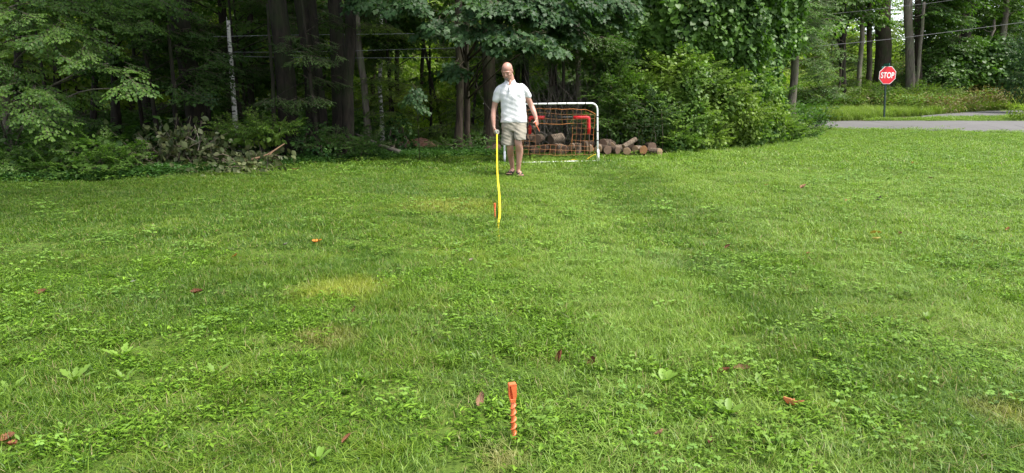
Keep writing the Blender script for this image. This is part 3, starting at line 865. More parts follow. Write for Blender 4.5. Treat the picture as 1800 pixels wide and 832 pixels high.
# maple hanging over the middle
bl = [blob_px(770, 45, 13.4, .42, .4, .12), blob_px(845, 15, 13.2, .55, .5, .2), blob_px(840, 55, 13.0, .4, .4, .14), blob_px(880, 68, 12.9, .5, .4, .16), blob_px(925, 70, 12.8, .45, .4, .12), blob_px(960, 82, 12.8, .25, .3, .08),
      blob_px(900, 10, 13.2, .7, .6, .2), blob_px(980, 15, 13.4, .8, .6, .25), blob_px(720, 8, 13.4, .5, .4, .10), blob_px(1000, 55, 14.0, .5, .4, .22), blob_px(810, 118, 13.8, .22, .3, .10), blob_px(640, 5, 13.6, .45, .4, .10), blob_px(1060, 20, 14.2, .8, .5, .3)]
make_tree('maple_tree', 'maple with large lobed leaves hanging above the man and the goal', 'tree', None, at(826, 16.2), at(832, 15.2, 7), .075, .05, 'bark_mid', spk='maple', leafmat='leaf_maple', blobs=bl, nspr=230, sscale=.62, droop=-.45, seed=43)
bl = [blob_px(728, 163, 12.6, .13, .15, .05), blob_px(742, 185, 12.5, .13, .15, .04), blob_px(715, 172, 12.7, .10, .12, .05)]
make_tree('maple_sapling', 'few big drooping maple leaves at the edge of the clearing', 'sapling', None, at(742, 13.4), P(732, 160, 12.7), .007, .004, 'bark_mid', spk='maple', leafmat='leaf_maple', blobs=bl, nspr=9, sscale=.4, droop=-.9, seed=44)
# small conifer-like understory tree lit in the gap
bl = [blob_px(685 + dx, y, 17.5, w, .6, .10) for dx, y, w in ((0, 120, .35), (-15, 140, .6), (15, 150, .6), (-5, 165, .8), (10, 182, .8), (-20, 196, .8), (20, 205, .7), (0, 218, .8))]
make_tree('hemlock_tree', 'small bright hemlock with flat tiers of foliage behind the fallen limb', 'tree', None, at(688, 17.8), P(686, 100, 17.8), .045, .012, 'bark_mid', spk='fine', leafmat='leaf_bush', blobs=bl, nspr=130, sscale=.6, droop=-.1, seed=45)

# leafy understory trees hung between the trunks
def under(px, py, Y, w, h, label, mat='leaf_shade', spk='fine', n=90, sc=.8, seed=0, group='understory trees inside the wood', top=None, **k):
    rg = np.random.default_rng(seed)
    g = at(px, Y)
    m = max(4, int(w * h * 1.6))
    bl = []
    c = P(px, py, Y)
    for _ in range(m):
        bl.append(((c[0] + rg.uniform(-w, w), Y + rg.uniform(-.8, .8), max(.5, c[2] + rg.uniform(-h, h))), (rg.uniform(.5, .9), rg.uniform(.5, .8), rg.uniform(.10, .2))))
    return make_tree('understory_tree', label, 'tree', group, g, (g[0] + rg.uniform(-.3, .3), Y, top or c[2] + h + .5), .05, .02, 'bark_dark', spk=spk, leafmat=mat, blobs=bl, nspr=n, sscale=sc, seed=seed, droop=-.2, **k)
under(120, 130, 15.2, 1.6, 1.0, 'shaded leafy tree behind the beech sprays', n=110, seed=50, spk='beech')
under(300, 130, 13.6, .9, .8, 'dark leafy branches in front of the leaning oak', n=60, seed=51, spk='beech', sc=.7)
under(270, 70, 15.4, 1.3, .9, 'dark green tree filling the gap before the leaning oak', n=110, seed=52, spk='beech')
under(380, 175, 17, 1.4, .7, 'leafy tree low behind the birch snag', n=90, seed=53)
under(450, 100, 18.5, 1.8, 1.4, 'leafy tree between the birch snag and the thickest trunk', 'leaf_beech', n=130, seed=54)
under(440, 30, 17.0, 1.5, .7, 'branches hanging high over the birch snag', n=90, seed=55)
under(600, 130, 19, 1.7, 1.2, 'leafy tree glimpsed between the V shaped trunks', 'leaf_bush', n=110, seed=56)
under(495, 150, 13.5, .8, 1.0, 'dark ivy coloured leaves around the thickest trunk', n=60, seed=57, sc=.5)
under(570, 110, 13.7, .6, .9, 'leafy branches hanging before the bent dark trunk', n=45, seed=67, sc=.5)
under(330, 90, 13.2, .5, .8, 'leaves crossing the leaning oak high up', n=40, seed=68, sc=.55, spk='beech')
under(700, 60, 18.0, 1.8, .9, 'mid green tree behind the overhead maple', 'leaf_bush', n=120, seed=58)
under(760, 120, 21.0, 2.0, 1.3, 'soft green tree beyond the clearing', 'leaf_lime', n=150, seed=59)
under(830, 170, 19, 1.2, 1.0, 'small tree between the slim and the large brown trunk', 'leaf_bush', n=90, seed=60)
under(930, 130, 18.6, 1.5, 1.2, 'feathery dark tree behind the man', 'leaf_shade', 'hem', n=150, seed=61, sc=.9)
under(985, 190, 18.5, 1.2, .8, 'feathery dark tree behind the goal', 'leaf_shade', 'hem', n=110, seed=62, sc=.9)
under(990, 60, 17.0, 1.5, .9, 'leafy tree above the goal', 'leaf_shade', n=110, seed=63)
under(560, 30, 18.0, 1.8, .7, 'branches high behind the crowded dark trunks', n=90, seed=64)
under(20, 220, 13.6, 1.3, .7, 'dark shrubby tree at the very corner of the wood', n=70, seed=65, spk='beech', sc=.7)
under(230, 200, 17.5, 1.8, .8, 'dim leafy tree above the wilted brush pile', n=100, seed=66)

# ---------------------------------------------------------------- the wood behind, copies of four trees
def wood_tree(seed, h, kind, mat, low):
    rg = np.random.default_rng(seed)
    bl = [((rg.uniform(-2.3, 2.3), rg.uniform(-2.3, 2.3), rg.uniform(low, h)), (rg.uniform(1.1, 1.9), rg.uniform(1.1, 1.9), rg.uniform(.3, .6))) for _ in range(int(h * 2.2))]
    return make_tree('wood_tree', 'leafy tree standing deep in the shady wood', 'tree', 'trees filling the wood behind', (0., 0., 0.), (rg.uniform(-.5, .5), 0, h), .15, .05, 'bark_dark',
                     spk='far', leafmat=mat, blobs=bl, nspr=int(h * 26), sscale=1.25, droop=-.2, seed=seed)
protos = [wood_tree(70, 11, 'far', 'leaf_beech', .8), wood_tree(71, 12, 'far', 'leaf_beech', 1.5), wood_tree(72, 10, 'far', 'leaf_far', .6)]
rg = np.random.default_rng(5)
spots = []
tries = 0
while len(spots) < 70 and tries < 9000:
    tries += 1
    Y = rg.uniform(20.5, 58); px = rg.uniform(-260, 1500)
    x = (px - 900) / FPX * Y
    if 640 < px < 860 and 19 < Y < 40: continue           # the clearing
    if px > 1330 and Y < 60: continue
    if px > 1040 and Y < 27: continue
    if any((x - a) ** 2 + (Y - b_) ** 2 < (2.7 + .03 * Y) ** 2 for a, b_, _ in spots): continue
    spots.append((x, Y, px))
for i, (x, Y, px) in enumerate(spots):
    k = rg.choice([0, 1, 2, 2]) if Y < 32 else rg.choice([1, 2, 2, 2])
    loc = (x, Y, float(H(x, Y)) - .1); rz = rg.uniform(0, 6.28); s = rg.uniform(.85, 1.15) * (1 if Y < 34 else 1.25)
    if protos[k].get('used') is None:
        protos[k]['used'] = 1; protos[k].location = loc; protos[k].rotation_euler.z = rz; protos[k].scale = (s,) * 3
    else: copy_thing(protos[k], loc, rz, s)
for p_ in protos:
    if 'used' in p_: del p_['used']

# ---------------------------------------------------------------- bushes and vine curtains: leaves over lumpy volumes
def shell(mb, kind, blobs, dens, size, depth=.3, lump=.18, hang=.5, rg=rng, zmin=.03, mat=0, tb=0.0, facing=None):
    "leaves over the outer skin of a union of ellipsoids"
    C = np.array([b[0] for b in blobs], float); Rr = np.array([b[1] for b in blobs], float)
    for i in range(len(C)):
        a, b_, c = Rr[i]; area = 4 * np.pi * (((a * b_) ** 1.6 + (a * c) ** 1.6 + (b_ * c) ** 1.6) / 3) ** (1 / 1.6)
        n = int(area * dens)
        d = rand_dirs(n, rg)
        ph = rg.uniform(0, 6.28, 6)
        bumpy = 1 + lump * (np.sin(d[:, 0] * 5 + ph[0]) * np.sin(d[:, 1] * 6 + ph[1]) + np.sin(d[:, 2] * 7 + ph[2]) * np.sin(d[:, 0] * 9 + ph[3])) * .6
        p = C[i] + d * Rr[i] * (bumpy - depth * rg.uniform(0, 1, n) ** 1.6)[:, None]
        nn = nrm(d / Rr[i])
        keep = p[:, 2] > np.maximum(H(p[:, 0], p[:, 1]) + zmin, 0)
        keep &= nn[:, 1] < .55                       # the far side is never seen
        for j in range(len(C)):
            if j != i: keep &= (((p - C[j]) / Rr[j]) ** 2).sum(1) > .55
        p, nn = p[keep], nn[keep]; m = len(p)
        if not m: continue
        clump = (np.sin(p[:, 0] * 3.1 + ph[4]) * np.sin(p[:, 2] * 3.7 + ph[5]) * np.sin(p[:, 1] * 2.7)) * .22
        ax = rg.normal(0, .55, (m, 3)) + np.array((0, 0, -hang)) + nn * .35
        no = nn * .7 + np.array((0, 0, .75)) + rg.normal(0, .38, (m, 3))
        put_leaves(mb, kind, p, ax, no, size * rg.uniform(.55, 1.2, m), mat, np.clip(rg.normal(.45 + tb, .22, m) + clump, 0, 1), rg)
def stems(mb, base, blobs, n, r=.012, mat=1, rg=rng):
    for k in range(n):
        c, rr = blobs[rg.integers(len(blobs))]
        e = np.asarray(c, float) + rg.uniform(-.6, .6, 3) * np.asarray(rr)
        s = np.array((e[0] * .6 + base[0] * .4 + rg.normal(0, .15), e[1] * .6 + base[1] * .4, 0.)); s[2] = H(s[0], s[1]) - .05
        mid = (s + e) / 2 + rg.normal(0, .12, 3)
        b0 = np.array((base[0], base[1], float(H(base[0], base[1])) - .03)); q = (b0 + s) / 2; q[2] = H(q[0], q[1]) - .02
        mb.add(*tube(curve_pts([b0, q, s, mid, e], 14), np.linspace(r, r * .35, 14), 5, True), mat)
def bush(name, label, cat, blobs, kind='oval', dens=260, size=.07, mat='leaf_bush', group=None, spr=None, nspr=0, sprs=.4, nst=10, seed=0, depth=.45, lump=.2, hang=.4, tb=0, str_=.012):
    rg = np.random.default_rng(seed + 3000)
    C = np.array([b[0] for b in blobs]); base = np.array((C[:, 0].mean(), C[:, 1].mean(), 0.)); base[2] = float(H(base[0], base[1]))
    root = thing(name, label, cat, base, group)
    mb = MB(); stems(mb, base, blobs, nst, str_, 0, rg); wpart('stem', mb, M['twig'], root)
    mb = MB(); shell(mb, kind, blobs, dens, size, depth, lump, hang, rg, tb=tb)
    if spr:
        for c, rr in blobs:
            n = max(2, int(nspr / len(blobs))); d = rand_dirs(n, rg); d[:, 2] = np.abs(d[:, 2]) * .8 + .05; d[:, 1] = -np.abs(d[:, 1]) * rg.choice([1, 1, 1, -1], n)
            p = np.asarray(c) + d * np.asarray(rr) * .8
            p[:, 2] = np.maximum(p[:, 2], H(p[:, 0], p[:, 1]) + .1)
            put_sprays(mb, spr, p, d * (1, 1, .5) + (0, 0, .15), sprs * rg.uniform(.6, 1.3, n), rg=rg, tb=np.full(n, tb))
    wpart('foliage', mb, [M[mat], M['twig']], root)
    return root
def B(px, py, Y, rx, ry, rz): return (P(px, py, Y), (rx, ry, rz))

# the vine curtain over the trees past the goal
bush('vine_thicket', 'tall curtain of big leaved grape vine draped over trees beyond the goal', 'vine',
     [B(1120, 60, 18.2, 1.3, 1.0, 1.5), B(1200, 30, 18.0, 1.4, 1.0, 1.6), B(1275, 50, 18.4, 1.1, 1.0, 1.5), B(1180, -60, 18.5, 2.2, 1.2, 1.6), B(1085, -20, 18.4, 1.2, 1.0, 1.4), B(1300, -40, 18.8, 1.4, 1.1, 1.5), B(1235, 120, 18.6, 1.2, .8, 1.2), B(1110, 130, 18.6, 1.1, .7, .9)],
     'heart', 420, .125, 'leaf_vine', nst=14, seed=1, depth=.4, lump=.22, hang=.7, str_=.03)
bush('vine_column', 'narrow tree wrapped from the ground up in pale green creeper, nearest the road', 'vine',
     [B(1340, 60, 20.5, .75, .7, 1.2), B(1325, 130, 20.2, .75, .7, 1.1), B(1338, 190, 20.0, .7, .7, .8), B(1360, -10, 20.8, 1.0, .8, 1.1), B(1310, 10, 20.5, .8, .7, 1.2), B(1375, 60, 21.0, .55, .6, .8)],
     'heart', 330, .12, 'leaf_vine', nst=10, seed=2, depth=.35, hang=.8, tb=.15, str_=.03, spr='lance', nspr=90, sprs=.5)
bush('mounded_bush', 'large rounded bush with a yellow green top in front of the vine curtain', 'bush',
     [B(1190, 150, 17.2, 1.1, .9, .85), B(1135, 195, 16.9, .9, .7, .8), B(1245, 180, 17.6, 1.1, .8, 1.0), B(1180, 220, 16.6, 1.0, .6, .7), B(1280, 215, 18.0, 1.0, .7, .8)],
     'wide', 420, .095, 'leaf_bush', spr='beech', nspr=230, sprs=.42, nst=22, seed=3, depth=.45, lump=.3, tb=.05)
bush('shrub', 'broad leaved shrub growing behind the end of the log row', 'shrub',
     [B(1080, 175, 16.6, .6, .5, .75), B(1110, 205, 16.4, .5, .5, .6), B(1080, 225, 16.3, .55, .4, .45), B(1055, 120, 17.2, .6, .5, .7)],
     'oval', 150, .10, 'leaf_beech', spr='beech', nspr=110, sprs=.5, nst=12, seed=4)
bush('shrub', 'fine grey green shrub between the log row and the mounded bush', 'shrub',
     [B(1135, 235, 16.0, .35, .35, .5), B(1150, 205, 16.1, .35, .35, .5)], 'lance', 300, .06, 'leaf_maple', spr='fine', nspr=50, sprs=.35, nst=10, seed=5)
bush('brambles', 'low tangle of brambles spilling from the mounded bush onto the grass', 'brambles',
     [B(1190, 252, 16.2, .5, .4, .32), B(1235, 250, 17.0, .6, .4, .38), B(1290, 245, 18.2, .7, .5, .4)], 'wide', 380, .085, 'leaf_bush', spr='beech', nspr=110, sprs=.4, nst=16, seed=6, tb=-.05)
bush('brambles', 'long tongue of low brambles reaching towards the road', 'brambles',
     [B(1330, 232, 20.0, .9, .6, .5), B(1370, 232, 21.2, .7, .6, .30), B(1403, 237, 22.3, .6, .5, .16), B(1350, 220, 21.2, .8, .6, .36)], 'wide', 330, .095, 'leaf_bush', spr='beech', nspr=120, sprs=.42, nst=16, seed=7)
bush('shrub', 'dark tangled shrub filling the space under the vine column', 'shrub',
     [B(1310, 190, 19.2, 1.1, .7, .95), B(1285, 150, 19.0, 1.1, .7, 1.0), B(1340, 205, 20.0, .7, .6, .5)], 'wide', 330, .10, 'leaf_bush', spr='beech', nspr=110, sprs=.42, nst=10, seed=8)

# left: thicket, wilted brush, sumac, ground cover
bush('sapling_thicket', 'thicket of leafy saplings with flat bright tops at the lawn corner', 'bush',
     [B(75, 285, 10.9, .45, .4, .26), B(130, 272, 10.9, .5, .4, .30), B(185, 275, 10.9, .45, .4, .30), B(100, 305, 10.5, .6, .35, .14), B(30, 300, 10.6, .35, .35, .16), B(215, 290, 10.8, .25, .3, .2), B(160, 300, 10.5, .4, .3, .2)],
     'wide', 200, .10, 'leaf_beech', spr='beech', nspr=120, sprs=.34, nst=26, seed=10, depth=.6, tb=.05)
bush('dark_shrub', 'dark low shrub in the black corner under the beech', 'shrub', [B(-20, 290, 11.6, .6, .4, .35), B(20, 265, 12.0, .5, .4, .4)], 'lance', 200, .09, 'leaf_shade', spr='lance', nspr=40, sprs=.45, nst=8, seed=11)
bush('sumac_shrub', 'bright green leafy shrub standing above the wilted brush', 'shrub',
     [B(420, 240, 12.9, .35, .3, .14), B(465, 238, 13.0, .38, .3, .18), B(490, 228, 13.1, .15, .2, .12)], 'oval', 200, .11, 'leaf_bush', spr='lance', nspr=80, sprs=.4, nst=14, seed=12, tb=.1)
bush('shrub', 'small light green shrub at the foot of the bent dark trunk', 'shrub', [B(545, 232, 13.8, .28, .3, .18), B(560, 260, 13.6, .4, .3, .16)], 'oval', 200, .07, 'leaf_cover', spr='fine', nspr=40, sprs=.3, nst=8, seed=13)
bush('shrub', 'dark leafy shrub covering the foot of the V shaped pair', 'shrub', [B(620, 258, 14.0, .6, .35, .25), B(585, 262, 13.8, .5, .35, .2), B(650, 262, 14.2, .3, .3, .15)], 'oval', 260, .075, 'leaf_shade', spr='fine', nspr=70, sprs=.35, nst=12, seed=14)
bush('ivy_stump', 'dark ivy covered stump at the near end of the clearing', 'stump', [B(700, 230, 15.6, .3, .3, .38), B(712, 250, 15.5, .28, .3, .25)], 'heart', 300, .07, 'leaf_dark', nst=6, seed=15, str_=.05)
bush('shrub', 'low bright weeds around the slim trunk by the clearing', 'shrub', [B(835, 250, 15.6, .4, .3, .2), B(790, 258, 15.4, .35, .3, .12)], 'oval', 230, .06, 'leaf_shade', spr='fine', nspr=40, sprs=.3, nst=8, seed=16)
bush('shrub', 'leafy bush lit at the far side of the clearing', 'shrub', [B(770, 205, 24, 1.2, .7, .5), B(830, 212, 22, .8, .6, .4), B(735, 195, 25, .8, .6, .6)], 'oval', 140, .10, 'leaf_lime', spr='lance', nspr=90, sprs=.7, nst=10, seed=17)

def brush_pile():
    rg = np.random.default_rng(77)
    base = G(350, 300)
    root = thing('brush_pile', 'heap of cut branches with wilted pale leaves at the wood edge', 'brush pile', base)
    mb = MB(); tips = []
    for k in range(110):
        px = rg.uniform(255, 480); g = at(px, rg.uniform(11.6, 13.0))
        hgt = .55 * math.exp(-((px - 345) / 75) ** 2) + .15
        e = g + (rg.normal(0, .4), rg.normal(0, .2), hgt * rg.uniform(.5, 1.35))
        m_ = (g + e) / 2 + rg.normal(0, .12, 3)
        c = curve_pts([g, m_, e], 8); mb.add(*tube(c, np.linspace(rg.uniform(.005, .013), .003, 8), 5, True), 0)
        for q in range(3, 8): tips.append(c[q])
    wpart('branches', mb, plain_mat('dead_branch', (0.10, 0.075, 0.055), .9, var=.4), root)
    tips = np.array(tips); n = len(tips)
    sel = np.concatenate([tips, tips, tips[rg.uniform(0, 1, n) < .5]]) ; n = len(sel)
    mb = MB(); put_leaves(mb, 'oval', sel + rg.normal(0, .05, (n, 3)), rg.normal(0, .6, (n, 3)) + (0, 0, -.6), rg.normal(0, 1, (n, 3)) + (0, -.4, .4), rg.uniform(.07, .15, n), 0, np.clip(rg.normal(.15, .25, n), 0, 1), rg)
    n = 420; px = rg.uniform(200, 480, n); g = np.array([at(q, rg.uniform(10.9, 12.3)) for q in px]); g[:, 2] += rg.uniform(.03, .22, n)
    put_leaves(mb, 'oval', g, rg.normal(0, 1, (n, 3)) * (1, 1, .4), rg.normal(0, .5, (n, 3)) + (0, -.3, .8), rg.uniform(.05, .11, n), 0, np.clip(rg.normal(.15, .3, n), 0, 1), rg)
    wpart('wilted_leaves', mb, M['leaf_wilt'], root)
    return root
brush_pile()
def stick(label, pts, r, col, name='stick', group=None, extra=()):
    mb = MB(); pts = [np.asarray(p, float) for p in pts]; c = curve_pts(pts, 14)
    mb.add(*tube(c, np.linspace(r, r * .45, 14), 9, True, .06))
    for a, b_, rr in extra: mb.add(*tube(curve_pts([c[a], b_], 5), np.linspace(rr, rr * .4, 5), 6, True))
    o = mb.mesh(name, plain_mat(name + '_wood', col, .85, var=.35, nscale=6, bmp=.5))
    o.transform(Matrix.Translation([-float(v) for v in pts[0]]))
    o = link(name, o, None, [float(v) for v in pts[0]])
    return tag(o, label, 'branch', group)
stick('bare pale stick standing upright out of the wilted brush', [P(346, 274, 11.9), P(350, 250, 12), P(342, 220, 12.1)], .010, (.36, .30, .24), extra=[(6, P(325, 238, 12), .006)])
stick('curved orange brown branch lying above the ground cover', [P(440, 281, 12.0), P(468, 273, 12.2), P(500, 253, 12.5)], .022, (.17, .10, .055), 'branch', extra=[(9, P(470, 277, 12.1), .012)])
stick('grey fallen limb resting against the ground beside the clearing', [P(703, 268, 14.6), P(670, 256, 14.8), P(625, 236, 15.2)], .055, (.075, .068, .055), 'fallen_limb')
stick('short broken stick lying at the front of the brush pile', [P(275, 287, 11.6), P(290, 290, 11.5), P(303, 293, 11.4)], .012, (.30, .22, .17))
stick('pale cut branch end at the lower edge of the brush pile', [P(180, 313, 10.5), P(190, 317, 10.4), P(198, 320, 10.3)], .022, (.30, .27, .23), 'branch')
# dead bare twigs in the dark above the goal
def bare_brush():
    rg = np.random.default_rng(9)
    base = at(975, 17.2); root = thing('bare_brush', 'mass of bare grey brown twigs in the shade above the goal', 'dead bush', base)
    mb = MB()
    for k in range(240):
        s = base + (rg.normal(0, .5), rg.normal(0, .3), rg.uniform(0, .8)); e = s + (rg.normal(0, .6), rg.normal(0, .3), rg.uniform(.3, 1.6))
        mb.add(*tube(curve_pts([s, (s + e) / 2 + rg.normal(0, .15, 3), e], 7), np.linspace(.006, .002, 7), 3, False))
    wpart('twigs', mb, plain_mat('bare_twig', (.13, .11, .095), .9, var=.3), root)
bare_brush()
# dirt mound
V, F = ellipsoid((0, 0, 0), (.55, .38, .26), 28, 14)
V += rng.normal(0, .018, V.shape) + .04 * np.sin(V[:, [1, 2, 0]] * 9)
mb = MB(); mb.add(V, F)
n = 500; d = rand_dirs(n); d[:, 2] = abs(d[:, 2])
put_leaves(mb, 'lance', d * (.55, .38, .26), rng.normal(0, 1, (n, 3)), d, rng.uniform(.04, .09, n), 1)
o = mb.obj('dirt_mound', [plain_mat('red_dirt', (.11, .055, .035), .95, var=.4, bmp=.8), plain_mat('dead_needles', (.17, .085, .05), .9, var=.4)], loc=tuple(at(735, 16.6, .02)))
tag(o, 'low mound of reddish brown earth and needles at the clearing mouth', 'dirt mound')

# ground cover along the wood edge and inside the wood
cov = []
for k in range(3):
    mb = MB(); n = 60
    p = np.stack([rng.normal(0, .10, n), rng.normal(0, .10, n), rng.uniform(.03, .14, n)], -1)
    put_leaves(mb, ('oval', 'lance', 'oval')[k], p, rand_dirs(n) * (1, 1, .4), rand_dirs(n) * .45 + (0, 0, 1), rng.uniform(.03, .06, n), 0)
    cov.append(mb.mesh('ground_cover_tuft', M['leaf_cover']))
for k in range(3):
    mb = MB(); n = 46
    p = np.stack([rng.normal(0, .25, n), rng.normal(0, .25, n), rng.uniform(.05, .5, n)], -1)
    put_leaves(mb, 'oval', p, rand_dirs(n) * (1, 1, .4), rand_dirs(n) * .45 + (0, 0, 1), rng.uniform(.06, .12, n), 0)
    for q in range(0, n, 4): mb.add(*tube([p[q] * (.5, .5, 0), p[q]], .004, 3, False), 0, .1)
    cov.append(mb.mesh('undergrowth_tuft', M['leaf_shade']))
ef = lambda x: np.interp(x, EDGE_PX, EDGE_PY)
p1 = region_pts(250, 1000, lambda x: ef(x) + 1, lambda x: ef(x) - np.interp(x, [250, 330, 500, 700, 860, 1000], [3, 14, 22, 12, 5, 2]), 2300)
p2 = region_pts(1180, 1440, lambda x: ef(x) + 1, lambda x: ef(x) - 4, 260)
p3 = region_pts(-200, 300, lambda x: ef(x) + 1, lambda x: ef(x) - 4, 300)
pp = np.concatenate([p1, p2, p3])
o = scatter('ground_cover', pp, rng.uniform(0, 6.28, len(pp)), rng.uniform(.6, 1.2, len(pp)), rng.integers(0, 3, len(pp)), cov[:3])
tag(o, 'band of low dense leafy ground cover between lawn and trees', 'ground cover', kind='stuff')
n = 9000; x = rng.uniform(-26, 34, n); y = rng.uniform(11, 62, n)
px, py, d = project(np.stack([x, y, H(x, y)], -1))
k = (py < np.interp(px, EDGE_PX, EDGE_PY) - 8) & (px > -400) & (px < 1450) & ~((px > 665) & (px < 860) & (y > 15) & (y < 40))
x, y = x[k], y[k]
pp = np.stack([x, y, H(x, y)], -1)
o = scatter('undergrowth', pp, rng.uniform(0, 6.28, len(pp)), rng.uniform(.7, 1.7, len(pp)), rng.integers(0, 3, len(pp)), cov[3:])
tag(o, 'shaded undergrowth covering the floor of the wood', 'undergrowth', kind='stuff')
# grass in the clearing
p = region_pts(640, 880, lambda x: ef(x) - 4, lambda x: 220 + 0 * x, 2000)
o = scatter('clearing_grass', p, rng.uniform(0, 6.28, len(p)), rng.uniform(.7, 1.3, len(p)), rng.integers(0, 2, len(p)), src[6:8])
tag(o, 'grass of the small clearing between the trees', 'grass', kind='stuff')

# ---------------------------------------------------------------- right side: verge, bank, trees beyond the road
vt = []
for k in range(3):
    mb = MB(); add_blades(mb, 150, .30, (.55, .7, .4)[k], .014, .7, 3, .06); vt.append(mb.mesh('verge_tuft', M['grass_tall']))
p = region_pts(1420, 1800, lambda x: np.interp(x, [1420, 1520, 1560, 1620, 1700, 1800], [215, 211, 206.5, 204, 197.5, 192]), lambda x: np.interp(x, [1420, 1550, 1700, 1800], [203, 199, 193, 187]), 1900)
q = p[:, 1] > 29.6
p = p[q]
o = scatter('verge_grass', p, rng.uniform(0, 6.28, len(p)), rng.uniform(.4, .85, len(p)), rng.integers(0, 3, len(p)), vt)
tag(o, 'tall pale grass growing along the far side of the road', 'grass', kind='stuff')
wt = []
for k in range(3):
    mb = MB(); n = 110
    p = np.stack([rng.normal(0, .35, n), rng.normal(0, .35, n), rng.uniform(.05, .75, n)], -1)
    put_leaves(mb, 'lance', p, rand_dirs(n) * (1, 1, .5) + (0, 0, .2), rand_dirs(n) * .6 + (0, 0, .9), rng.uniform(.08, .17, n), 0)
    wt.append(mb.mesh('weed_tuft', M[('leaf_weed', 'leaf_bush', 'leaf_weed')[k]]))
n = 5200; y = rng.uniform(35.5, 56, n); px = rng.uniform(1380, 2050, n); x = (px - 900) / FPX * y
k = (px > 1560) | (y > 37)
x, y, px = x[k], y[k], px[k]
k = project(np.stack([x, y, H(x, y)], -1))[1] < np.interp(px, [1560, 1620, 1700, 1800, 2100], [206, 204, 196, 190, 184])
x, y, px = x[k], y[k], px[k]
p = np.stack([x, y, H(x, y)], -1)
ii = np.where(rng.uniform(0, 1, len(p)) < np.interp(px, [1400, 1600, 1700], [.1, .4, .8]), rng.choice([0, 2], len(p)), 1)
o = scatter('bank_weeds', p, rng.uniform(0, 6.28, len(p)), rng.uniform(.7, 1.3, len(p)), ii, wt)
tag(o, 'bank of yellowing and reddish weeds above the side road', 'weeds', kind='stuff')

def rt(name, label, px0, py0, px1, py1, dpx, Y, bark='bark_mid', topz=13, crown=None, n=0, sc=1.2, mat='leaf_beech', spk='far', group='tall trees beyond the road', seed=0, taper=.75, **k):
    return tree_px(name, label, px0, py0, px1, py1, dpx, bark, Y, group, topz, blobs=crown or [], nspr=n, sscale=sc, leafmat=mat, spk=spk, seed=seed, taper=taper, **k)
def cr(*a): return [blob_px(*q) for q in a]
rt('road_tree', 'huge dark trunk directly behind the stop sign', 1549, 188, 1551, 10, 25, 41, topz=15, crown=cr((1490, -190, 41, 2.0, 2, 1.2), (1530, -230, 41, 2.2, 2, 1.2)), n=60, seed=81, taper=.85, bark='bark_mid',
   extra_trunks=[(P(1562, 190, 41.6), P(1558, -40, 41.6), .22, .14)])
rt('road_tree', 'dark forked tree to the near side of the stop sign', 1481, 190, 1484, 20, 11, 38, 'bark_dark', topz=11, crown=cr((1470, 8, 38, 1.6, 1.3, .6), (1440, 40, 38.5, 1.2, 1, .5), (1500, -20, 38, 2, 1.5, .8), (1430, -10, 38, 2, 1.4, .8)), n=150, seed=82,
   limbs=[(.28, P(1500, 20, 38), .08), (.3, P(1455, 20, 38), .07)])
rt('road_tree', 'thin pale crooked trunk beside the forked tree', 1508, 192, 1512, 20, 8, 39, 'bark_grey', topz=11, crown=cr((1512, 20, 39, .6, 1, .4), (1500, -30, 39, 1.0, 1, .5)), n=60, seed=83, bend=.35)
rt('road_tree', 'slim straight trunk with a dark top next to the huge one', 1527, 190, 1530, 20, 9, 39.5, 'bark_mid', topz=12, crown=cr((1530, 35, 39.5, .45, .7, .4), (1520, -10, 40, 1.0, 1, .6)), n=60, seed=84)
rt('road_tree', 'smooth light brown trunk just past the stop sign', 1602, 178, 1599, 10, 15, 40, 'bark_grey', topz=13, crown=cr((1665, -60, 40, 1.6, 2, 1), (1634, 30, 40, .7, 1, .7), (1640, 0, 41, .8, 1, .7)), n=110, seed=85, mat='leaf_vine')
rt('road_tree', 'darker trunk touching the smooth light brown one', 1617, 178, 1612, 10, 11, 40.8, 'bark_mid', topz=12, crown=cr((1670, -20, 41, 1.6, 1.6, 1.2), (1640, 30, 41, 1.3, 1, .8)), n=130, seed=86)
rt('leaning_tree', 'thin pale leaning trunk crossing the two trunks past the stop sign', 1611, 170, 1620, 60, 6, 39.4, 'bark_grey', topz=6.6, seed=87, group='tall trees beyond the road', limbs=[(.9, P(1608, 30, 39.4), .03)])
rt('road_tree', 'dark trunk rising out of the vine mounds', 1698, 130, 1703, 10, 17, 44, 'bark_dark', topz=14, crown=cr((1720, -40, 44, 2.6, 2, 1.6), (1740, 10, 45, 2, 1.5, 1.0), (1690, 5, 45, 1.4, 1.5, 1.0)), n=150, seed=88)
rt('road_tree', 'pale bare trunk above the highest vine mound', 1760, 110, 1766, 5, 10, 44.5, 'bark_grey', topz=14, crown=cr((1790, -20, 45, 2.5, 2, 1.4), (1800, 20, 46, 2, 1.5, 1)), n=120, seed=89)
rt('road_tree', 'crooked pale dead trunk with a fork between the vine mounds', 1731, 110, 1741, 70, 5, 44, 'bark_grey', topz=6.2, seed=90, bend=.5, limbs=[(.5, P(1748, 45, 44), .03), (.8, P(1726, 48, 44), .03)])
rt('road_tree', 'grey trunk emerging from creeper at the end of the bramble tongue', 1393, 205, 1397, 40, 13, 27, 'bark_grey', topz=9, crown=cr((1400, 40, 26, 1.2, 1, .9), (1380, 70, 26, .9, .8, .6), (1425, 20, 26, 1.0, 1, .5), (1370, 10, 26, 1.2, 1, 1), (1420, 75, 27, .7, .8, .4)), n=260, seed=91, sc=.8, mat='leaf_vine', spk='fine')
def small(label, px, Y, crs, mat, seed, n=120, spk='far', sc=1.0, top=None):
    g = at(px, Y); t = max(c[0][2] for c in cr(*crs))
    return make_tree('understory_tree', label, 'tree', 'small trees beyond the road', g, (g[0] + .2, Y, top or t + .3), .07, .03, 'bark_mid', spk=spk, leafmat=mat, blobs=cr(*crs), nspr=n, sscale=sc, seed=seed)
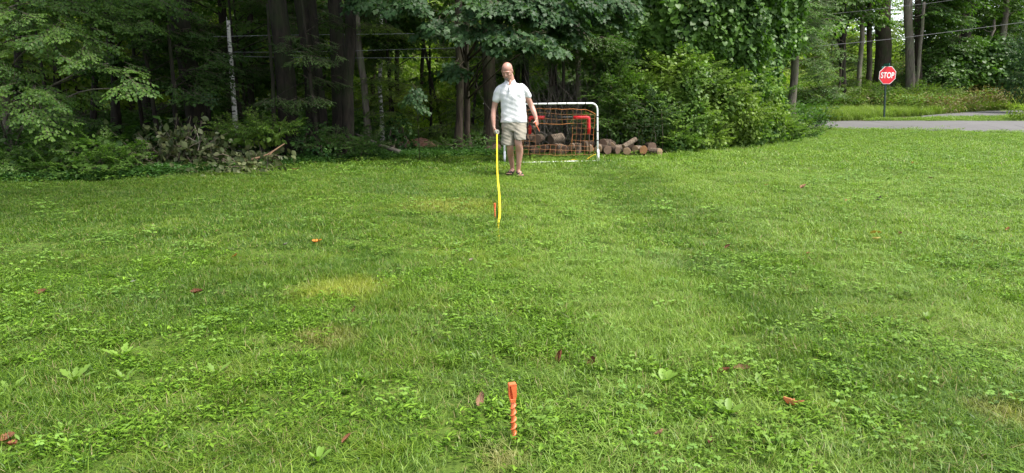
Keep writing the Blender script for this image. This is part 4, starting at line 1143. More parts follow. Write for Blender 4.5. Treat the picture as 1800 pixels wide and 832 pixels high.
small('dark leafy tree behind the forked trunk', 1450, 37, ((1445, 130, 37, 1.2, 1, .5), (1460, 90, 37, 1.2, 1, .5), (1425, 110, 36, 1.2, 1, .6), (1455, 165, 36.5, 1.0, 1, .5), (1430, 60, 37, 1.2, 1, .5)), 'leaf_vine', 101, 170, 'fine', 1.0)
small('bright leafy tree between the thin pale trunk and the forked one', 1495, 42, ((1495, 150, 42, 1.3, 1, .6), (1500, 110, 42, 1.2, 1, .6), (1490, 70, 42, 1.2, 1, .6)), 'leaf_bush', 102, 130, 'fine', 1.1)
small('lime green sunlit tree showing past the huge trunk', 1585, 52, ((1585, 140, 52, 1.6, 1.2, .9), (1580, 120, 52, 1.4, 1.2, .6), (1600, 165, 52, 1.6, 1.2, .8)), 'leaf_lime', 103, 170, 'far', 1.0)
small('lime green sunlit tree high between the vine column and the forked trunk', 1430, 58, ((1420, 40, 58, 2.6, 1.5, 1.1), (1445, 25, 58, 2, 1.5, 1), (1460, 60, 58, 2.4, 1.5, 1.2), (1415, 80, 58, 2, 1.5, 1)), 'leaf_lime', 104, 220, 'far', 1.2)
small('dark green tree hanging over the sign side of the light brown trunk', 1640, 42, ((1640, 80, 42, 1.4, 1, .7), (1660, 40, 42, 1.6, 1.2, .9), (1650, 115, 41, 1.6, 1.0, .7), (1675, 75, 42, 1.5, 1, .8)), 'leaf_vine', 105, 210, 'far', 1.0)
small('shaded tree behind the vine mounds', 1720, 48, ((1720, 60, 48, 2.2, 1.4, 1.1), (1770, 40, 48, 2.5, 1.4, 1.3), (1690, 30, 48, 2.2, 1.4, 1.1), (1790, 80, 48, 2, 1.4, 1), (1650, 10, 48, 2, 1.4, 1)), 'leaf_shade', 106, 300, 'far', 1.2)
bush('shrub', 'low bright shrub row behind the tall verge grass', 'shrub', [B(1500, 175, 38.5, 1.6, .8, .7), B(1450, 180, 37, 1.4, .8, .6), B(1545, 178, 38.0, 1.0, .8, .5)], 'oval', 90, .13, 'leaf_bush', spr='lance', nspr=140, sprs=.8, nst=8, seed=110)
bush('shrub', 'leafy shrub around the foot of the light brown trunk', 'shrub', [B(1590, 180, 38.8, 1.1, .8, .6), B(1630, 172, 39, 1.3, .8, .6)], 'oval', 90, .13, 'leaf_bush', spr='lance', nspr=110, sprs=.8, nst=8, seed=111)
bush('vine_mound', 'dark rounded mound of creeper nearest the light brown trunk', 'vine', [B(1645, 125, 42, 1.5, 1.1, 1.2), B(1675, 110, 42.5, 1.4, 1.1, 1.1), B(1660, 150, 41.5, 1.5, .9, .8)], 'heart', 120, .20, 'leaf_vine', nst=8, seed=112, str_=.04)
bush('vine_mound', 'tall rounded mound of creeper like a dome under the pale bare trunk', 'vine', [B(1745, 100, 42.5, 1.6, 1.1, 1.2), B(1715, 130, 42, 1.6, 1, 1.1), B(1760, 140, 41.5, 1.6, 1, 1.0), B(1775, 115, 42, 1.2, 1, .9)], 'heart', 120, .20, 'leaf_vine', nst=8, seed=113, str_=.04)
bush('shrub', 'grey green shrub at the very edge of the photo beside the vine dome', 'shrub', [B(1800, 100, 36.5, .8, .8, 1.1), B(1810, 150, 36.5, 1.2, .9, .9), B(1835, 70, 37, 1.3, 1, 1.3)], 'lance', 110, .2, 'leaf_maple', nst=8, seed=114, spr='lance', nspr=60, sprs=.9)
bush('shrub', 'small yellow green roadside plant at the bend of the side road', 'shrub', [B(1792, 196, 29.8, .5, .4, .28), B(1830, 192, 30, .7, .5, .35)], 'oval', 260, .09, 'leaf_lime', nst=8, seed=115, spr='fine', nspr=40, sprs=.4)

# the far wood that closes every gap except the patch of sky
def far_wood():
    rg = np.random.default_rng(8)
    mb = MB()
    for px in np.arange(-420, 2300, 26):
        Y = rg.uniform(66, 82); x = (px - 900) / FPX * Y
        lowt = 1468 < px < 1690
        top = 4.6 if lowt else (rg.uniform(13, 19))
        k = 3 if lowt else 6
        for _ in range(k):
            z = rg.uniform(.5, top - 1.5); rr = rg.uniform(1.6, 2.9) * (.8 if lowt else 1.2)
            n = 95; d = rand_dirs(n, rg); d[:, 1] = -abs(d[:, 1]); p = np.array((x + rg.normal(0, 1.2), Y + rg.normal(0, 2), float(H(x, Y)) + z)) + d * (rr, rr, rr * .6)
            put_sprays(mb, 'far', p, d * (1, 1, .4) + (0, 0, -.1), rg.uniform(1.0, 1.8, n), rg=rg, tb=np.full(n, rg.normal(.05, .15)))
    o = mb.obj('distant_woods', [M['leaf_far'], M['twig']]); o['kind'] = 'stuff'
    o['label'] = 'far off wood closing the view behind the trees'; o['category'] = 'woods'
far_wood()

# ---------------------------------------------------------------- wires
M['wire_pale'] = plain_mat('pale_wire', (.26, .27, .27), .6)
def wire(label, pts, r=.012, group='overhead wires', mat=None):
    pts = [P(*p) for p in pts]
    mb = MB(); mb.add(*tube(curve_pts(pts, 40), r, 6, True))
    me = mb.mesh('overhead_wire', mat or M['wire']); me.transform(Matrix.Translation([-float(v) for v in pts[0]]))
    return tag(link('overhead_wire', me, None, [float(v) for v in pts[0]]), label, 'wire', group)
M['wire'] = plain_mat('wire', (.09, .09, .095), .7)
wire('thick overhead wire rising past the stop sign towards the upper corner', [(1405, 84, 33), (1556, 70, 33.5), (1694, 53, 34), (1900, 26, 35)], .011)
wire('higher thin overhead wire crossing the sky patch', [(1400, 30, 36), (1478, 23, 36), (1562, 14, 36.5), (1662, 2, 37), (1760, -15, 38)], .008)
wire('topmost of the three pale wires deep in the wood', [(330, 66, 16.6), (500, 62, 16.7), (760, 59, 17), (860, 57, 17.2)], .0055, 'wires through the wood', M['wire_pale'])
wire('middle one of the three pale wires deep in the wood', [(400, 92, 17), (560, 91, 17), (780, 85, 17.2), (860, 84, 17.3)], .0045, 'wires through the wood', M['wire_pale'])
wire('lowest of the three pale wires deep in the wood', [(380, 98, 16.8), (560, 102, 16.8), (800, 101, 17.1), (860, 100, 17.2)], .0055, 'wires through the wood', M['wire_pale'])

# ---------------------------------------------------------------- stop sign
def stop_sign():
    g = G(1555, 209); Y = g[1]
    s = 29.5 / FPX * Y                                  # width across the plate
    root = thing('stop_sign', 'red octagonal STOP sign on a slim dark green post by the road', 'stop sign', g)
    top = P(1558.5, 121, Y); base = g - (0, 0, .15)
    M['post_green'] = plain_mat('green_post_paint', (.012, .035, .028), .5, var=.3)
    mb = MB()
    ax = nrm(top - base)
    for x0, x1, y0, y1 in ((-.028, .028, 0, .006), (-.028, -.022, .006, .030), (.022, .028, .006, .030), (-.045, -.028, .030, .036), (.028, .045, .030, .036)):
        V, F = box((x0, y0, 0), (x1, y1, 1)); L = np.linalg.norm(top - base)
        V = base + V[:, :1] * (1, 0, 0) + V[:, 1:2] * (0, 1, 0) + V[:, 2:3] * (top - base)
        mb.add(V, F)
    wpart('post', mb, M['post_green'], root, False)
    c = P(1559.5, 132.5, Y) + (0, -.02, 0)
    yaw = R(4)
    X = np.array((math.cos(yaw), math.sin(yaw), 0)); Z = np.array((0.02, 0, 1.0)); Nn = np.cross(X, Z)
    def octa(r, y0, y1, mat_, nm):
        a = np.arange(8) * np.pi / 4 + np.pi / 8; rr = r / math.cos(np.pi / 8)
        ring = lambda d: c + np.cos(a)[:, None] * rr * X + np.sin(a)[:, None] * rr * Z + Nn * d
        m_ = MB(); V = np.concatenate([ring(y0), ring(y1), [c + Nn * y0], [c + Nn * y1]])
        Q = [(i, (i + 1) % 8, 8 + (i + 1) % 8, 8 + i) for i in range(8)]
        m_.add(V, Q); m_.T.append(np.array([(16, (i + 1) % 8, i) for i in range(8)] + [(17, 8 + i, 8 + (i + 1) % 8) for i in range(8)])); m_.mt.append(np.zeros(16, int))
        return wpart(nm, m_, mat_, root, False)
    white = plain_mat('sign_white', (.80, .80, .78), .4, var=.04)
    red = plain_mat('sign_red', (.62, .010, .022), .35, var=.06)
    octa(s / 2, 0, .004, white, 'border'); octa(s / 2 * .945, .0065, .009, red, 'plate')
    cu = bpy.data.curves.new('legend', 'FONT'); cu.body = 'STOP'; cu.size = 1; cu.align_x = 'CENTER'; cu.align_y = 'CENTER'; cu.extrude = .004; cu.offset = .022
    to = bpy.data.objects.new('t', cu); COL.objects.link(to)
    dg = bpy.context.evaluated_depsgraph_get()
    me = bpy.data.meshes.new_from_object(to.evaluated_get(dg)); bpy.data.objects.remove(to)
    co = np.zeros(len(me.vertices) * 3); me.vertices.foreach_get('co', co); co = co.reshape(-1, 3)
    w = co[:, 0].max() - co[:, 0].min(); h = co[:, 1].max() - co[:, 1].min()
    co[:, 0] = (co[:, 0] - (co[:, 0].max() + co[:, 0].min()) / 2) / w * s * .80; co[:, 1] = (co[:, 1] - (co[:, 1].max() + co[:, 1].min()) / 2) / h * s * .34
    V = c + co[:, :1] * X + co[:, 1:2] * Z + Nn * (.0125 + co[:, 2:3] * .3)
    V = V - g
    me.vertices.foreach_set('co', V.astype(np.float32).ravel()); me.materials.clear(); me.materials.append(white)
    lo = link('lettering', me, root, (0, 0, 0))
    t = P(1559, 116, Y)
    m_ = MB(); V, F = box(t + (-.012, -.20, -.04), t + (.012, .25, .10)); m_.add(V, F)
    V, F = box(t + (-.20, .02, -.12), t + (.20, .035, -.02)); m_.add(V, F)
    wpart('street_name_blade', m_, plain_mat('blade_green', (.03, .16, .13), .4), root, False)
stop_sign()

# ---------------------------------------------------------------- soccer rebounder goal
def goal():
    gl, gr_ = G(887, 289), G(1050.5, 285)
    white = plain_mat('white_tube_paint', (.80, .80, .80), .35, var=.05)
    net_m = plain_mat('orange_net', (.36, .15, .055), .7, var=.25, nscale=2.5)
    rope_m = plain_mat('yellow_rope', (.75, .45, .02), .6)
    root = thing('soccer_goal', 'white tube soccer goal with a sagging orange rebound net behind the man', 'soccer goal', (gl + gr_) / 2)
    def F_(px, py, dy=0):
        "point in the goal's plane"
        t = (px - 887) / 163.5; Yp = gl[1] + (gr_[1] - gl[1]) * t + dy
        return P(px, py, Yp)
    mb = MB()
    def corner(a, b_, c, n=7):
        t = np.linspace(0, 1, n)[:, None]; return (1 - t) ** 2 * a + 2 * t * (1 - t) * b_ + t * t * c
    r = .018
    path = np.concatenate([[gl + (0, 0, .02)], [F_(886.5, 240)], corner(F_(886, 196), F_(886, 183.5), F_(898, 183.5)), [F_(970, 182.5)], corner(F_(1038, 181.8), F_(1049.5, 181.8), F_(1050, 194)), [F_(1050.3, 240)], [gr_ + (0, 0, .02)]])
    mb.add(*tube(path, r, 12, True)); wpart('frame', mb, white, root)
    mb = MB(); a, b_ = gl + (0, 0, .024), gr_ + (0, 0, .024)
    mb.add(*tube(np.stack([a, (a * 2 + b_) / 3, (a + 2 * b_) / 3, b_]), .014, 10)); wpart('bottom_bar', mb, white, root)
    mb = MB(); mb.add(*tube(np.stack([gr_ + (.0, 0, .25), gr_ + (.02, 0, -.03)]), .0225, 12)); wpart('post_sleeve', mb, white, root); mb = MB(); mb.add(*tube(np.stack([gl + (.0, 0, .25), gl + (0, 0, -.03)]), .022, 12)); wpart('post_sleeve', mb, white, root)
    # net
    cols = np.concatenate([np.linspace(896, 940, 5), np.linspace(949, 1006, 7), [1013, 1021, 1029, 1037, 1044]])
    rows = np.concatenate([np.linspace(191, 217, 4), np.linspace(226, 247, 3), np.linspace(256, 272, 3)])
    rg = np.random.default_rng(4)
    XX, YY = np.meshgrid(cols, rows)
    sag = 2.2 * np.abs(np.sin((XX - 890) / 19)) * np.exp(-(YY - 190) / 18) + 1.2 * np.sin(XX * .05 + YY * .1)
    XX = XX + rg.normal(0, .6, XX.shape) + 1.5 * np.sin(YY * .06 + XX * .02); YY = YY + rg.normal(0, .5, YY.shape) + sag
    XX[0, -1] -= 9; XX[1, -1] -= 0; XX[0, -2] -= 3
    D = .10 + .12 * np.sin((XX - 887) / 163 * np.pi) * np.sin((YY - 185) / 95 * np.pi)
    Pt = np.array([[F_(XX[i, j], YY[i, j], D[i, j]) for j in range(XX.shape[1])] for i in range(XX.shape[0])])
    hole = lambda px, py: 940 < px < 1004 and 219 < py < 254
    mb = MB()
    for i in range(len(rows)):
        for j in range(len(cols) - 1):
            if not hole((cols[j] + cols[j + 1]) / 2, rows[i]): mb.add(*tube(Pt[i, j:j + 2], .0026, 4, False))
    for j in range(len(cols)):
        for i in range(len(rows) - 1):
            if not hole(cols[j], (rows[i] + rows[i + 1]) / 2): mb.add(*tube(Pt[i:i + 2, j], .0026, 4, False))
    wpart('net', mb, net_m, root)
    mb = MB()
    edge = [Pt[0, j] for j in range(len(cols))] + [Pt[i, -1] for i in range(len(rows))]
    mb.add(*tube(np.array(edge), .0042, 5))
    jl, jr = list(cols).index(940), list(cols).index(1006)
    i0, i1 = 3, 7
    mb.add(*tube(np.array([Pt[i0, j] for j in range(jl, jr + 1)] + [Pt[i, jr] for i in range(i0 + 1, i1 + 1)]), .0042, 5))
    wpart('net_cord', mb, plain_mat('net_cord_orange', (.55, .19, .04), .6), root)
    mb = MB()
    rp = [F_(928, 285, .1), F_(950, 284.5, .1), F_(975, 284, .12), F_(1000, 282, .12), F_(1012, 280.5, .12), F_(1028, 283, .05), F_(1036, 277, .06), F_(1047, 271, .0)]
    mb.add(*tube(curve_pts(rp, 40), .0065, 6)); wpart('elastic_rope', mb, rope_m, root)
    blk = plain_mat('black_tie', (.015, .015, .015), .6)
    for q in (899, 918, 945, 962, 979, 996, 1014, 1029):
        mb = MB(); a = F_(q, 183.2 - (q - 898) * .01); mb.add(*tube(np.stack([a - (.010, 0, 0), a + (.010, 0, 0)]), .0215, 10))
        k = int(np.argmin(abs(XX[0] - q))); mb.add(*tube(np.stack([a - (0, 0, .015), Pt[0, k]]), .003, 4)); wpart('tie', mb, blk, root)
    for q in (205, 231, 247, 269):
        mb = MB(); a = F_(1050.2, q); mb.add(*tube(np.stack([a - (0, 0, .008), a + (0, 0, .008)]), .0215, 10))
        k = int(np.argmin(abs(YY[:, -1] - q))); mb.add(*tube(np.stack([a, Pt[k, -1]]), .003, 4)); wpart('tie', mb, blk, root)
goal()
def small_goal():
    Yg = G(1032, 281)[1]
    g = (at(932, Yg) + at(1034, Yg)) / 2
    black = plain_mat('black_tube', (.012, .012, .013), .4); red = plain_mat('red_padding', (.60, .012, .020), .5, var=.1)
    root = thing('folding_goal', 'smaller black folding goal with red padded corners standing behind the white one', 'soccer goal', g)
    a, b_, c, d = at(931, Yg), P(931, 207, Yg), P(1035, 206, Yg), at(1033, Yg)
    for lo, hi in ((a, b_), (d, c)):
        mb = MB(); mb.add(*tube(np.stack([lo, (lo + hi) / 2, hi]), .016, 10)); wpart('post', mb, black, root)
    mb = MB(); mb.add(*tube(np.stack([b_, (b_ + c) / 2, c]), .016, 10)); wpart('crossbar', mb, black, root)
    for x0, x1, cx in ((931, 957, 931), (1035, 1008, 1035)):
        t0, t1 = P(x1, 207, Yg), P(cx, 236, Yg); cc = P(cx, 206.7, Yg)
        k1 = cc + (t0 - cc) * .12; k2 = cc + (t1 - cc) * .12
        pts = np.concatenate([[t0], [(t0 + k1) / 2], np.array([(1 - t) ** 2 * k1 + 2 * t * (1 - t) * cc + t * t * k2 for t in np.linspace(0, 1, 6)]), [(t1 + k2) / 2], [t1]])
        mb = MB(); mb.add(*tube(pts, .036, 12)); wpart('corner_pad', mb, red, root)
    mb = MB(); W = c - b_; W0 = 1.0
    n = 26
    for k in range(-14, n + 1):
        for sgn in (1, -1):
            ts = np.linspace(0, 1, 9); xs = (k + 14 * ts) / n if sgn > 0 else (k + 14 * (1 - ts)) / n
            m_ = (xs >= 0) & (xs <= 1)
            if m_.sum() < 2: continue
            pts = b_ + xs[m_][:, None] * W + ts[m_][:, None] * (a - b_) + np.stack([0 * ts[m_], .02 + .35 * ts[m_] ** 1.5, 0 * ts[m_]], -1)
            mb.add(*tube(pts, .0028, 3, False))
    wpart('net', mb, black, root)
small_goal()

# ---------------------------------------------------------------- firewood
M['bark_log'] = bark_mat('bark_log', (.018, .012, .009), (.105, .075, .055), moss=(.09, .10, .04), stretch=1, scale=18)
M['bark_log_pale'] = bark_mat('bark_log_pale', (.055, .04, .028), (.20, .155, .115), stretch=1, scale=18)
def cut_mat(name, c0, c1):
    m, nt, b, out = new_mat(name)
    tc = N(nt, 'TexCoord'); w = N(nt, 'TexWave', wave_type='RINGS', rings_direction='Y'); w.inputs['Scale'].default_value = 22; w.inputs['Distortion'].default_value = 3
    nt.links.new(tc.outputs['Object'], w.inputs[0])
    c = mixc(nt, .35, ramp(nt, noise(nt, 14, 4), [(.3, c0), (.7, c1)]), ramp(nt, w.outputs[0], [(0, c0), (1, c1)]))
    nt.links.new(c, b.inputs['Base Color']); b.inputs['Roughness'].default_value = .9
    return m
M['cut_dark'] = cut_mat('cut_dark', (.05, .03, .02), (.19, .12, .08))
M['cut_tan'] = cut_mat('cut_tan', (.15, .095, .055), (.36, .24, .14))
M['cut_orange'] = cut_mat('cut_orange', (.08, .035, .015), (.27, .13, .045))
def log(px, py, rpx, L, yaw, pitch, Y, bark, cut, label):
    "PX, PY: centre of the end that faces the lawn"
    rg = np.random.default_rng(int(px * 7 + py)); r = rpx / FPX * Y; L *= .8; yaw = yaw * .62 + rg.normal(0, .22); pitch += rg.normal(0, .06)
    c = P(px, py, Y)
    d = np.array((math.sin(yaw) * math.cos(pitch), math.cos(yaw) * math.cos(pitch), math.sin(pitch)))
    lo = H(c[0], c[1]) + r * .85
    if pitch < 1 and c[2] < lo: c[2] = lo
    root = thing('log', label, 'log', c - d * 0 , 'logs in the low woodpile')
    up = np.array((0, 0, 1.0)) if abs(d[2]) < .8 else np.array((0, 1.0, 0))
    x = nrm(np.cross(d, up)); z = np.cross(x, d)
    sides = 22; th = np.arange(sides) * 2 * np.pi / sides; prof = 1 + .06 * np.sin(th * 2 + rg.uniform(0, 6)) + .04 * np.sin(th * 5 + rg.uniform(0, 6))
    V = []
    ts = np.linspace(0, L, 7)
    for t in ts:
        rr = r * prof * (1 + rg.normal(0, .015, sides))
        V.append(c + d * t + rr[:, None] * (np.cos(th)[:, None] * x + np.sin(th)[:, None] * z))
    V = np.concatenate(V)
    i = np.arange(6)[:, None] * sides; j = np.arange(sides)[None]; k = (j + 1) % sides
    F = np.stack([i + j, i + k, i + sides + k, i + sides + j], -1).reshape(-1, 4)
    mb = MB(); mb.add(V, F); wpart('bark', mb, M[bark], root)
    for q, s_ in ((0, -1), (6, 1)):
        mb = MB(); ring = V[q * sides:(q + 1) * sides]; cc = c + d * ts[q]
        inner = cc + (ring - cc) * .93 + d * s_ * .004
        VV = np.concatenate([ring, inner, [cc + d * s_ * .006]])
        mb.add(VV, np.array([(a, (a + 1) % sides, sides + (a + 1) % sides, sides + a) for a in range(sides)]))
        mb.T.append(np.array([(sides + a, sides + (a + 1) % sides, 2 * sides) for a in range(sides)])); mb.mt.append(np.zeros(sides, int))
        me = mb.mesh('cut_end', M[cut], False)
        Rm = Matrix(((x[0], d[0], z[0]), (x[1], d[1], z[1]), (x[2], d[2], z[2])))      # rings run round the log's own axis
        me.transform(Matrix.Translation(-Vector([float(v) for v in cc]))); me.transform(Rm.inverted().to_4x4())
        o = link('cut_end', me, root, tuple(Vector([float(v) for v in cc - c])))
        o.rotation_euler = Rm.to_euler()
LG = [
 (1060, 253, 8.5, .45, .9, .05, 15.4, 'bark_log', 'cut_dark', 'log resting against the white goal post on its outer side, dark cut face'),
 (1068, 264, 7.5, .40, -.3, 0, 15.1, 'bark_log', 'cut_dark', 'low dark log just outside the white post'),
 (1080, 262, 6.5, .40, 1.0, 0, 15.6, 'bark_log_pale', 'cut_tan', 'pale sided log wedged beside the low dark one'),
 (1086, 265, 6.0, .35, .1, .05, 15.1, 'bark_log', 'cut_dark', 'reddish narrow log in the middle of the outer row'),
 (1096, 258, 4.6, .45, 1.25, .35, 15.2, 'bark_log_pale', 'cut_tan', 'thin pale log tilted up over the outer row'),
 (1102, 266, 6.5, .38, .5, 0, 15.1, 'bark_log', 'cut_tan', 'log with a bright rimmed end below the tilted thin one'),
 (1116, 262, 6.0, .40, .8, .05, 15.3, 'bark_log_pale', 'cut_tan', 'broken barked log before the orange hearted one'),
 (1131, 264, 7.2, .35, .1, 0, 15.1, 'bark_log', 'cut_orange', 'log with a glowing orange brown heart'),
 (1146, 259, 8.0, .40, .3, 0, 15.5, 'bark_log', 'cut_dark', 'dark red faced log near the outer end of the pile'),
 (1160, 268, 6.8, .32, -.9, 0, 15.1, 'bark_log_pale', 'cut_tan', 'pale grey log at the outer end of the row'),
 (968, 246, 8.5, .42, 1.15, .12, 15.3, 'bark_log_pale', 'cut_dark', 'big pale barked log on top of the pile seen through the net opening'),
 (944, 245, 8.5, .40, 1.0, -.05, 15.4, 'bark_log', 'cut_dark', 'top log beside the big pale one'),
 (933, 240, 6.5, .40, .4, 0, 15.7, 'bark_log', 'cut_dark', 'highest log near the man\'s hand'),
 (975, 259, 7.0, .42, 1.1, .0, 15.2, 'bark_log_pale', 'cut_dark', 'pale log lying crosswise under the big one'),
 (955, 262, 7.0, .40, .7, 0, 15.2, 'bark_log', 'cut_dark', 'dark lower log under the top pair'),
 (940, 264, 7.0, .40, -.2, 0, 15.2, 'bark_log', 'cut_dark', 'bottom log between the two goal posts nearest the man'),
 (970, 268, 5.0, .35, .1, 0, 15.0, 'bark_log', 'cut_orange', 'small round log at grass level in the middle of the goal'),
 (993, 264, 7.0, .40, .5, 0, 15.3, 'bark_log', 'cut_dark', 'dark log hugging the standing pale piece'),
 (1004, 258, 6.0, .40, 1.2, 0, 15.4, 'bark_log_pale', 'cut_tan', 'half hidden pale log at the corner of the net opening'),
 (1016, 272, 5.4, .30, 0, 1.52, 15.0, 'bark_log_pale', 'cut_tan', 'short pale piece standing upright inside the goal'),
 (1027, 255, 6.0, .40, .2, 0, 15.5, 'bark_log', 'cut_dark', 'dark log over the round tan faced one'),
 (1037, 262, 6.2, .36, .1, 0, 15.2, 'bark_log_pale', 'cut_tan', 'round tan faced log just inside the white post'),
 (1048, 264, 5.5, .40, .6, 0, 15.4, 'bark_log_pale', 'cut_tan', 'log crossing behind the white post'),
 (872, 263, 8.5, .40, .3, 0, 15.3, 'bark_log', 'cut_dark', 'brown log beyond the tape measure by the big trunk'),
 (858, 266, 7.0, .40, -.3, 0, 15.4, 'bark_log', 'cut_dark', 'last dark log of the pile on the man\'s tape side'),
 (1010, 263, 6.5, .40, -.4, 0, 15.6, 'bark_log', 'cut_dark', 'dark log behind the standing pale piece'),
 (1052, 262, 6.5, .40, .2, 0, 15.2, 'bark_log_pale', 'cut_tan', 'pale ended log touching the foot of the white post'),
 (1075, 256, 5.5, .40, .5, .05, 15.5, 'bark_log', 'cut_tan', 'small log lying on the outer row close to the post'),
 (1109, 256, 5.0, .40, .3, 0, 15.6, 'bark_log', 'cut_dark', 'small log behind the tilted thin one'),
 (985, 268, 5.5, .40, -.2, 0, 15.0, 'bark_log', 'cut_tan', 'round ended log at grass level beside the orange hearted small one'),
 (925, 262, 7.0, .40, .2, 0, 15.4, 'bark_log', 'cut_dark', 'log showing just past the man\'s shorts'),
]
for a in LG: log(*a)

# ---------------------------------------------------------------- orange ground stakes
M['orange'] = plain_mat('orange_plastic', (.64, .135, .045), .5, var=.14, nscale=40)
M['orange_fresh'] = M['orange']
def stake(label, base, h, lean=(0, 0), rz=0.0, held=False, axis=None, group=None):
    """screw-in stake, h metres standing out of the ground"""
    u = h / .21; w_ = .84
    root = thing('ground_stake', label, 'stake', base, group, rz)
    L0 = -.06
    mb = MB()
    mb.add(*tube(np.array([(0, 0, L0), (0, 0, L0 + .04), (0, 0, .10), (0, 0, .152)]) * u, np.array([.002, .0072, .0078, .0080]) * u, 16)); sh = mb
    o1 = mb.obj('shaft', M['orange'], root, (0, 0, 0)); o1.scale = (w_, w_, 1)
    mb = MB(); turns = 7.6; n = int(turns * 28); t = np.linspace(0, 1, n); a = t * turns * 2 * np.pi; z = L0 + .02 + t * (.150 - L0 - .02)
    ro = np.where(t < .08, .0075 + .006 * t / .08, np.where(t > .96, .0135 - .005 * (t - .96) / .04, .0135))
    ring = []
    for rr, dz in ((.0065 * np.ones(n), .0022), (ro, .0005), (ro, -.0005), (.0065 * np.ones(n), -.0022)):
        ring.append(np.stack([rr * np.cos(a), rr * np.sin(a), z + dz], -1))
    V = np.stack(ring, 1).reshape(-1, 3) * u
    i = np.arange(n - 1)[:, None] * 4; j = np.arange(3)[None]
    mb.add(V, np.stack([i + j, i + 4 + j, i + 5 + j, i + 1 + j], -1).reshape(-1, 4))
    mb.obj('screw_thread', M['orange'], root, (0, 0, 0)).scale = (w_, w_, 1)
    # head: two side plates joined at the top and bottom with a slanting web between them
    mb = MB()
    def prism(poly, y0, y1):
        n = len(poly); V = np.array([(x, y0, z) for x, z in poly] + [(x, y1, z) for x, z in poly]) * u
        mb.add(V, np.array([(i, (i + 1) % n, n + (i + 1) % n, n + i) for i in range(n)]))
        T = [(0, i + 1, i) for i in range(1, n - 1)] + [(n, n + i, n + i + 1) for i in range(1, n - 1)]
        mb.T.append(np.array(T) + mb.n - 2 * n); mb.mt.append(np.zeros(len(T), int))
    prism([(-.0155, .2045), (-.0150, .166), (-.0095, .150), (-.0060, .150), (-.0125, .168), (-.0130, .2045)], -.0095, .0095)
    prism([(.0150, .166), (.0155, .2045), (-.0075, .2045), (-.0020, .178), (.0010, .150), (.0095, .150)], -.0095, .0085)
    prism([(-.0125, .2105), (-.0156, .2060), (-.0156, .2043), (.0156, .2043), (.0156, .2065), (.0130, .2100)], -.0098, .0098)
    prism([(-.0129, .2044), (-.0124, .168), (-.0059, .151), (.0009, .151), (-.0021, .178), (-.0076, .2044)], .001, .006)
    prism([(-.0110, .158), (-.010, .146), (.010, .146), (.0110, .158)], -.0105, .0105)
    o3 = mb.obj('head', M['orange'], root, (0, 0, 0), smooth=False)
    o3.scale = (w_, w_, 1)
    bv = o3.modifiers.new('bevel', 'BEVEL'); bv.width = .0024 * u; bv.segments = 3
    if axis is not None:
        root.rotation_mode = 'QUATERNION'; root.rotation_quaternion = Vector(axis).to_track_quat('Z', 'Y')
    else: root.rotation_euler = (lean[0], lean[1], rz)
    return root
g = G(903, 777); zt = P(898, 670, g[1])[2]
H0 = zt - g[2]
stake('large orange screw-in stake standing in the near grass', g, H0, (R(4), R(-2.5)), R(14))
g = G(870, 386); stake('small looking orange screw-in stake beside the hanging tape', g, P(869, 357, g[1])[2] - g[2] + .0, (R(3), R(-3)), R(40))

# ---------------------------------------------------------------- fallen leaves
def fallen_leaf(px, py, wpx, label, col, stand=.2, shape='oak', rz=None, name='fallen_leaf'):
    g = G(px, py); rg = np.random.default_rng(int(px * 3 + py)); size = 1.0 * wpx / FPX * g[1] / math.cos(.3)
    n = 15; t = np.linspace(0, 1, n)
    w = rg.uniform(.22, .36) * np.sin(np.pi * t ** .8) ** .8 * (1 + (.18 if shape == 'oak' else .06) * np.sign(np.sin(t * 40)))
    fold = rg.uniform(.5, 1.5); curl = rg.uniform(.4, 1.8)
    cx = (t - .5); cz = .18 * curl * (2 * (t - .5)) ** 2
    V = []
    for s in (-1, -.5, 0, .5, 1):
        V.append(np.stack([cx + rg.normal(0, .02, n), s * w * math.cos(fold * abs(s) * .7), cz + abs(s) * w * math.sin(fold * abs(s)) + rg.normal(0, .02, n)], -1))
    V = np.stack(V, 1).reshape(-1, 3) * size
    i = np.arange(n - 1)[:, None] * 5; j = np.arange(4)[None]
    mb = MB(); mb.add(V, np.stack([i + j, i + 5 + j, i + 6 + j, i + 1 + j], -1).reshape(-1, 4), 0, np.repeat(rg.uniform(.2, .8), len(V)))
    mb.add(*tube(curve_pts(np.array([(-.5, 0, .18 * curl), (-.2, 0, .01), (.5, 0, .17 * curl)]) * size, 9) + (0, 0, -.004 * size), size * .012, 4), 1)
    m_ = leaf_mat('dead_leaf', tuple(c * .5 for c in col), tuple(min(1, c * 1.05) for c in col), .15, .7, tcol=(1, .6, .3))
    me = mb.mesh(name, [m_, M['twig']])
    o = link(name, me, None, (float(g[0]), float(g[1]), float(g[2]) + .034 + .35 * size * stand))
    o.rotation_euler = (rg.normal(0, .25), -stand * 1.45, rg.uniform(0, 6.28) if rz is None else rz)
    return tag(o, label, 'leaf', 'dead leaves lying on the lawn')
BR, RD, TN, OR, YL, DK = (.20, .085, .045), (.16, .055, .028), (.36, .20, .12), (.55, .20, .04), (.65, .48, .06), (.05, .03, .03)
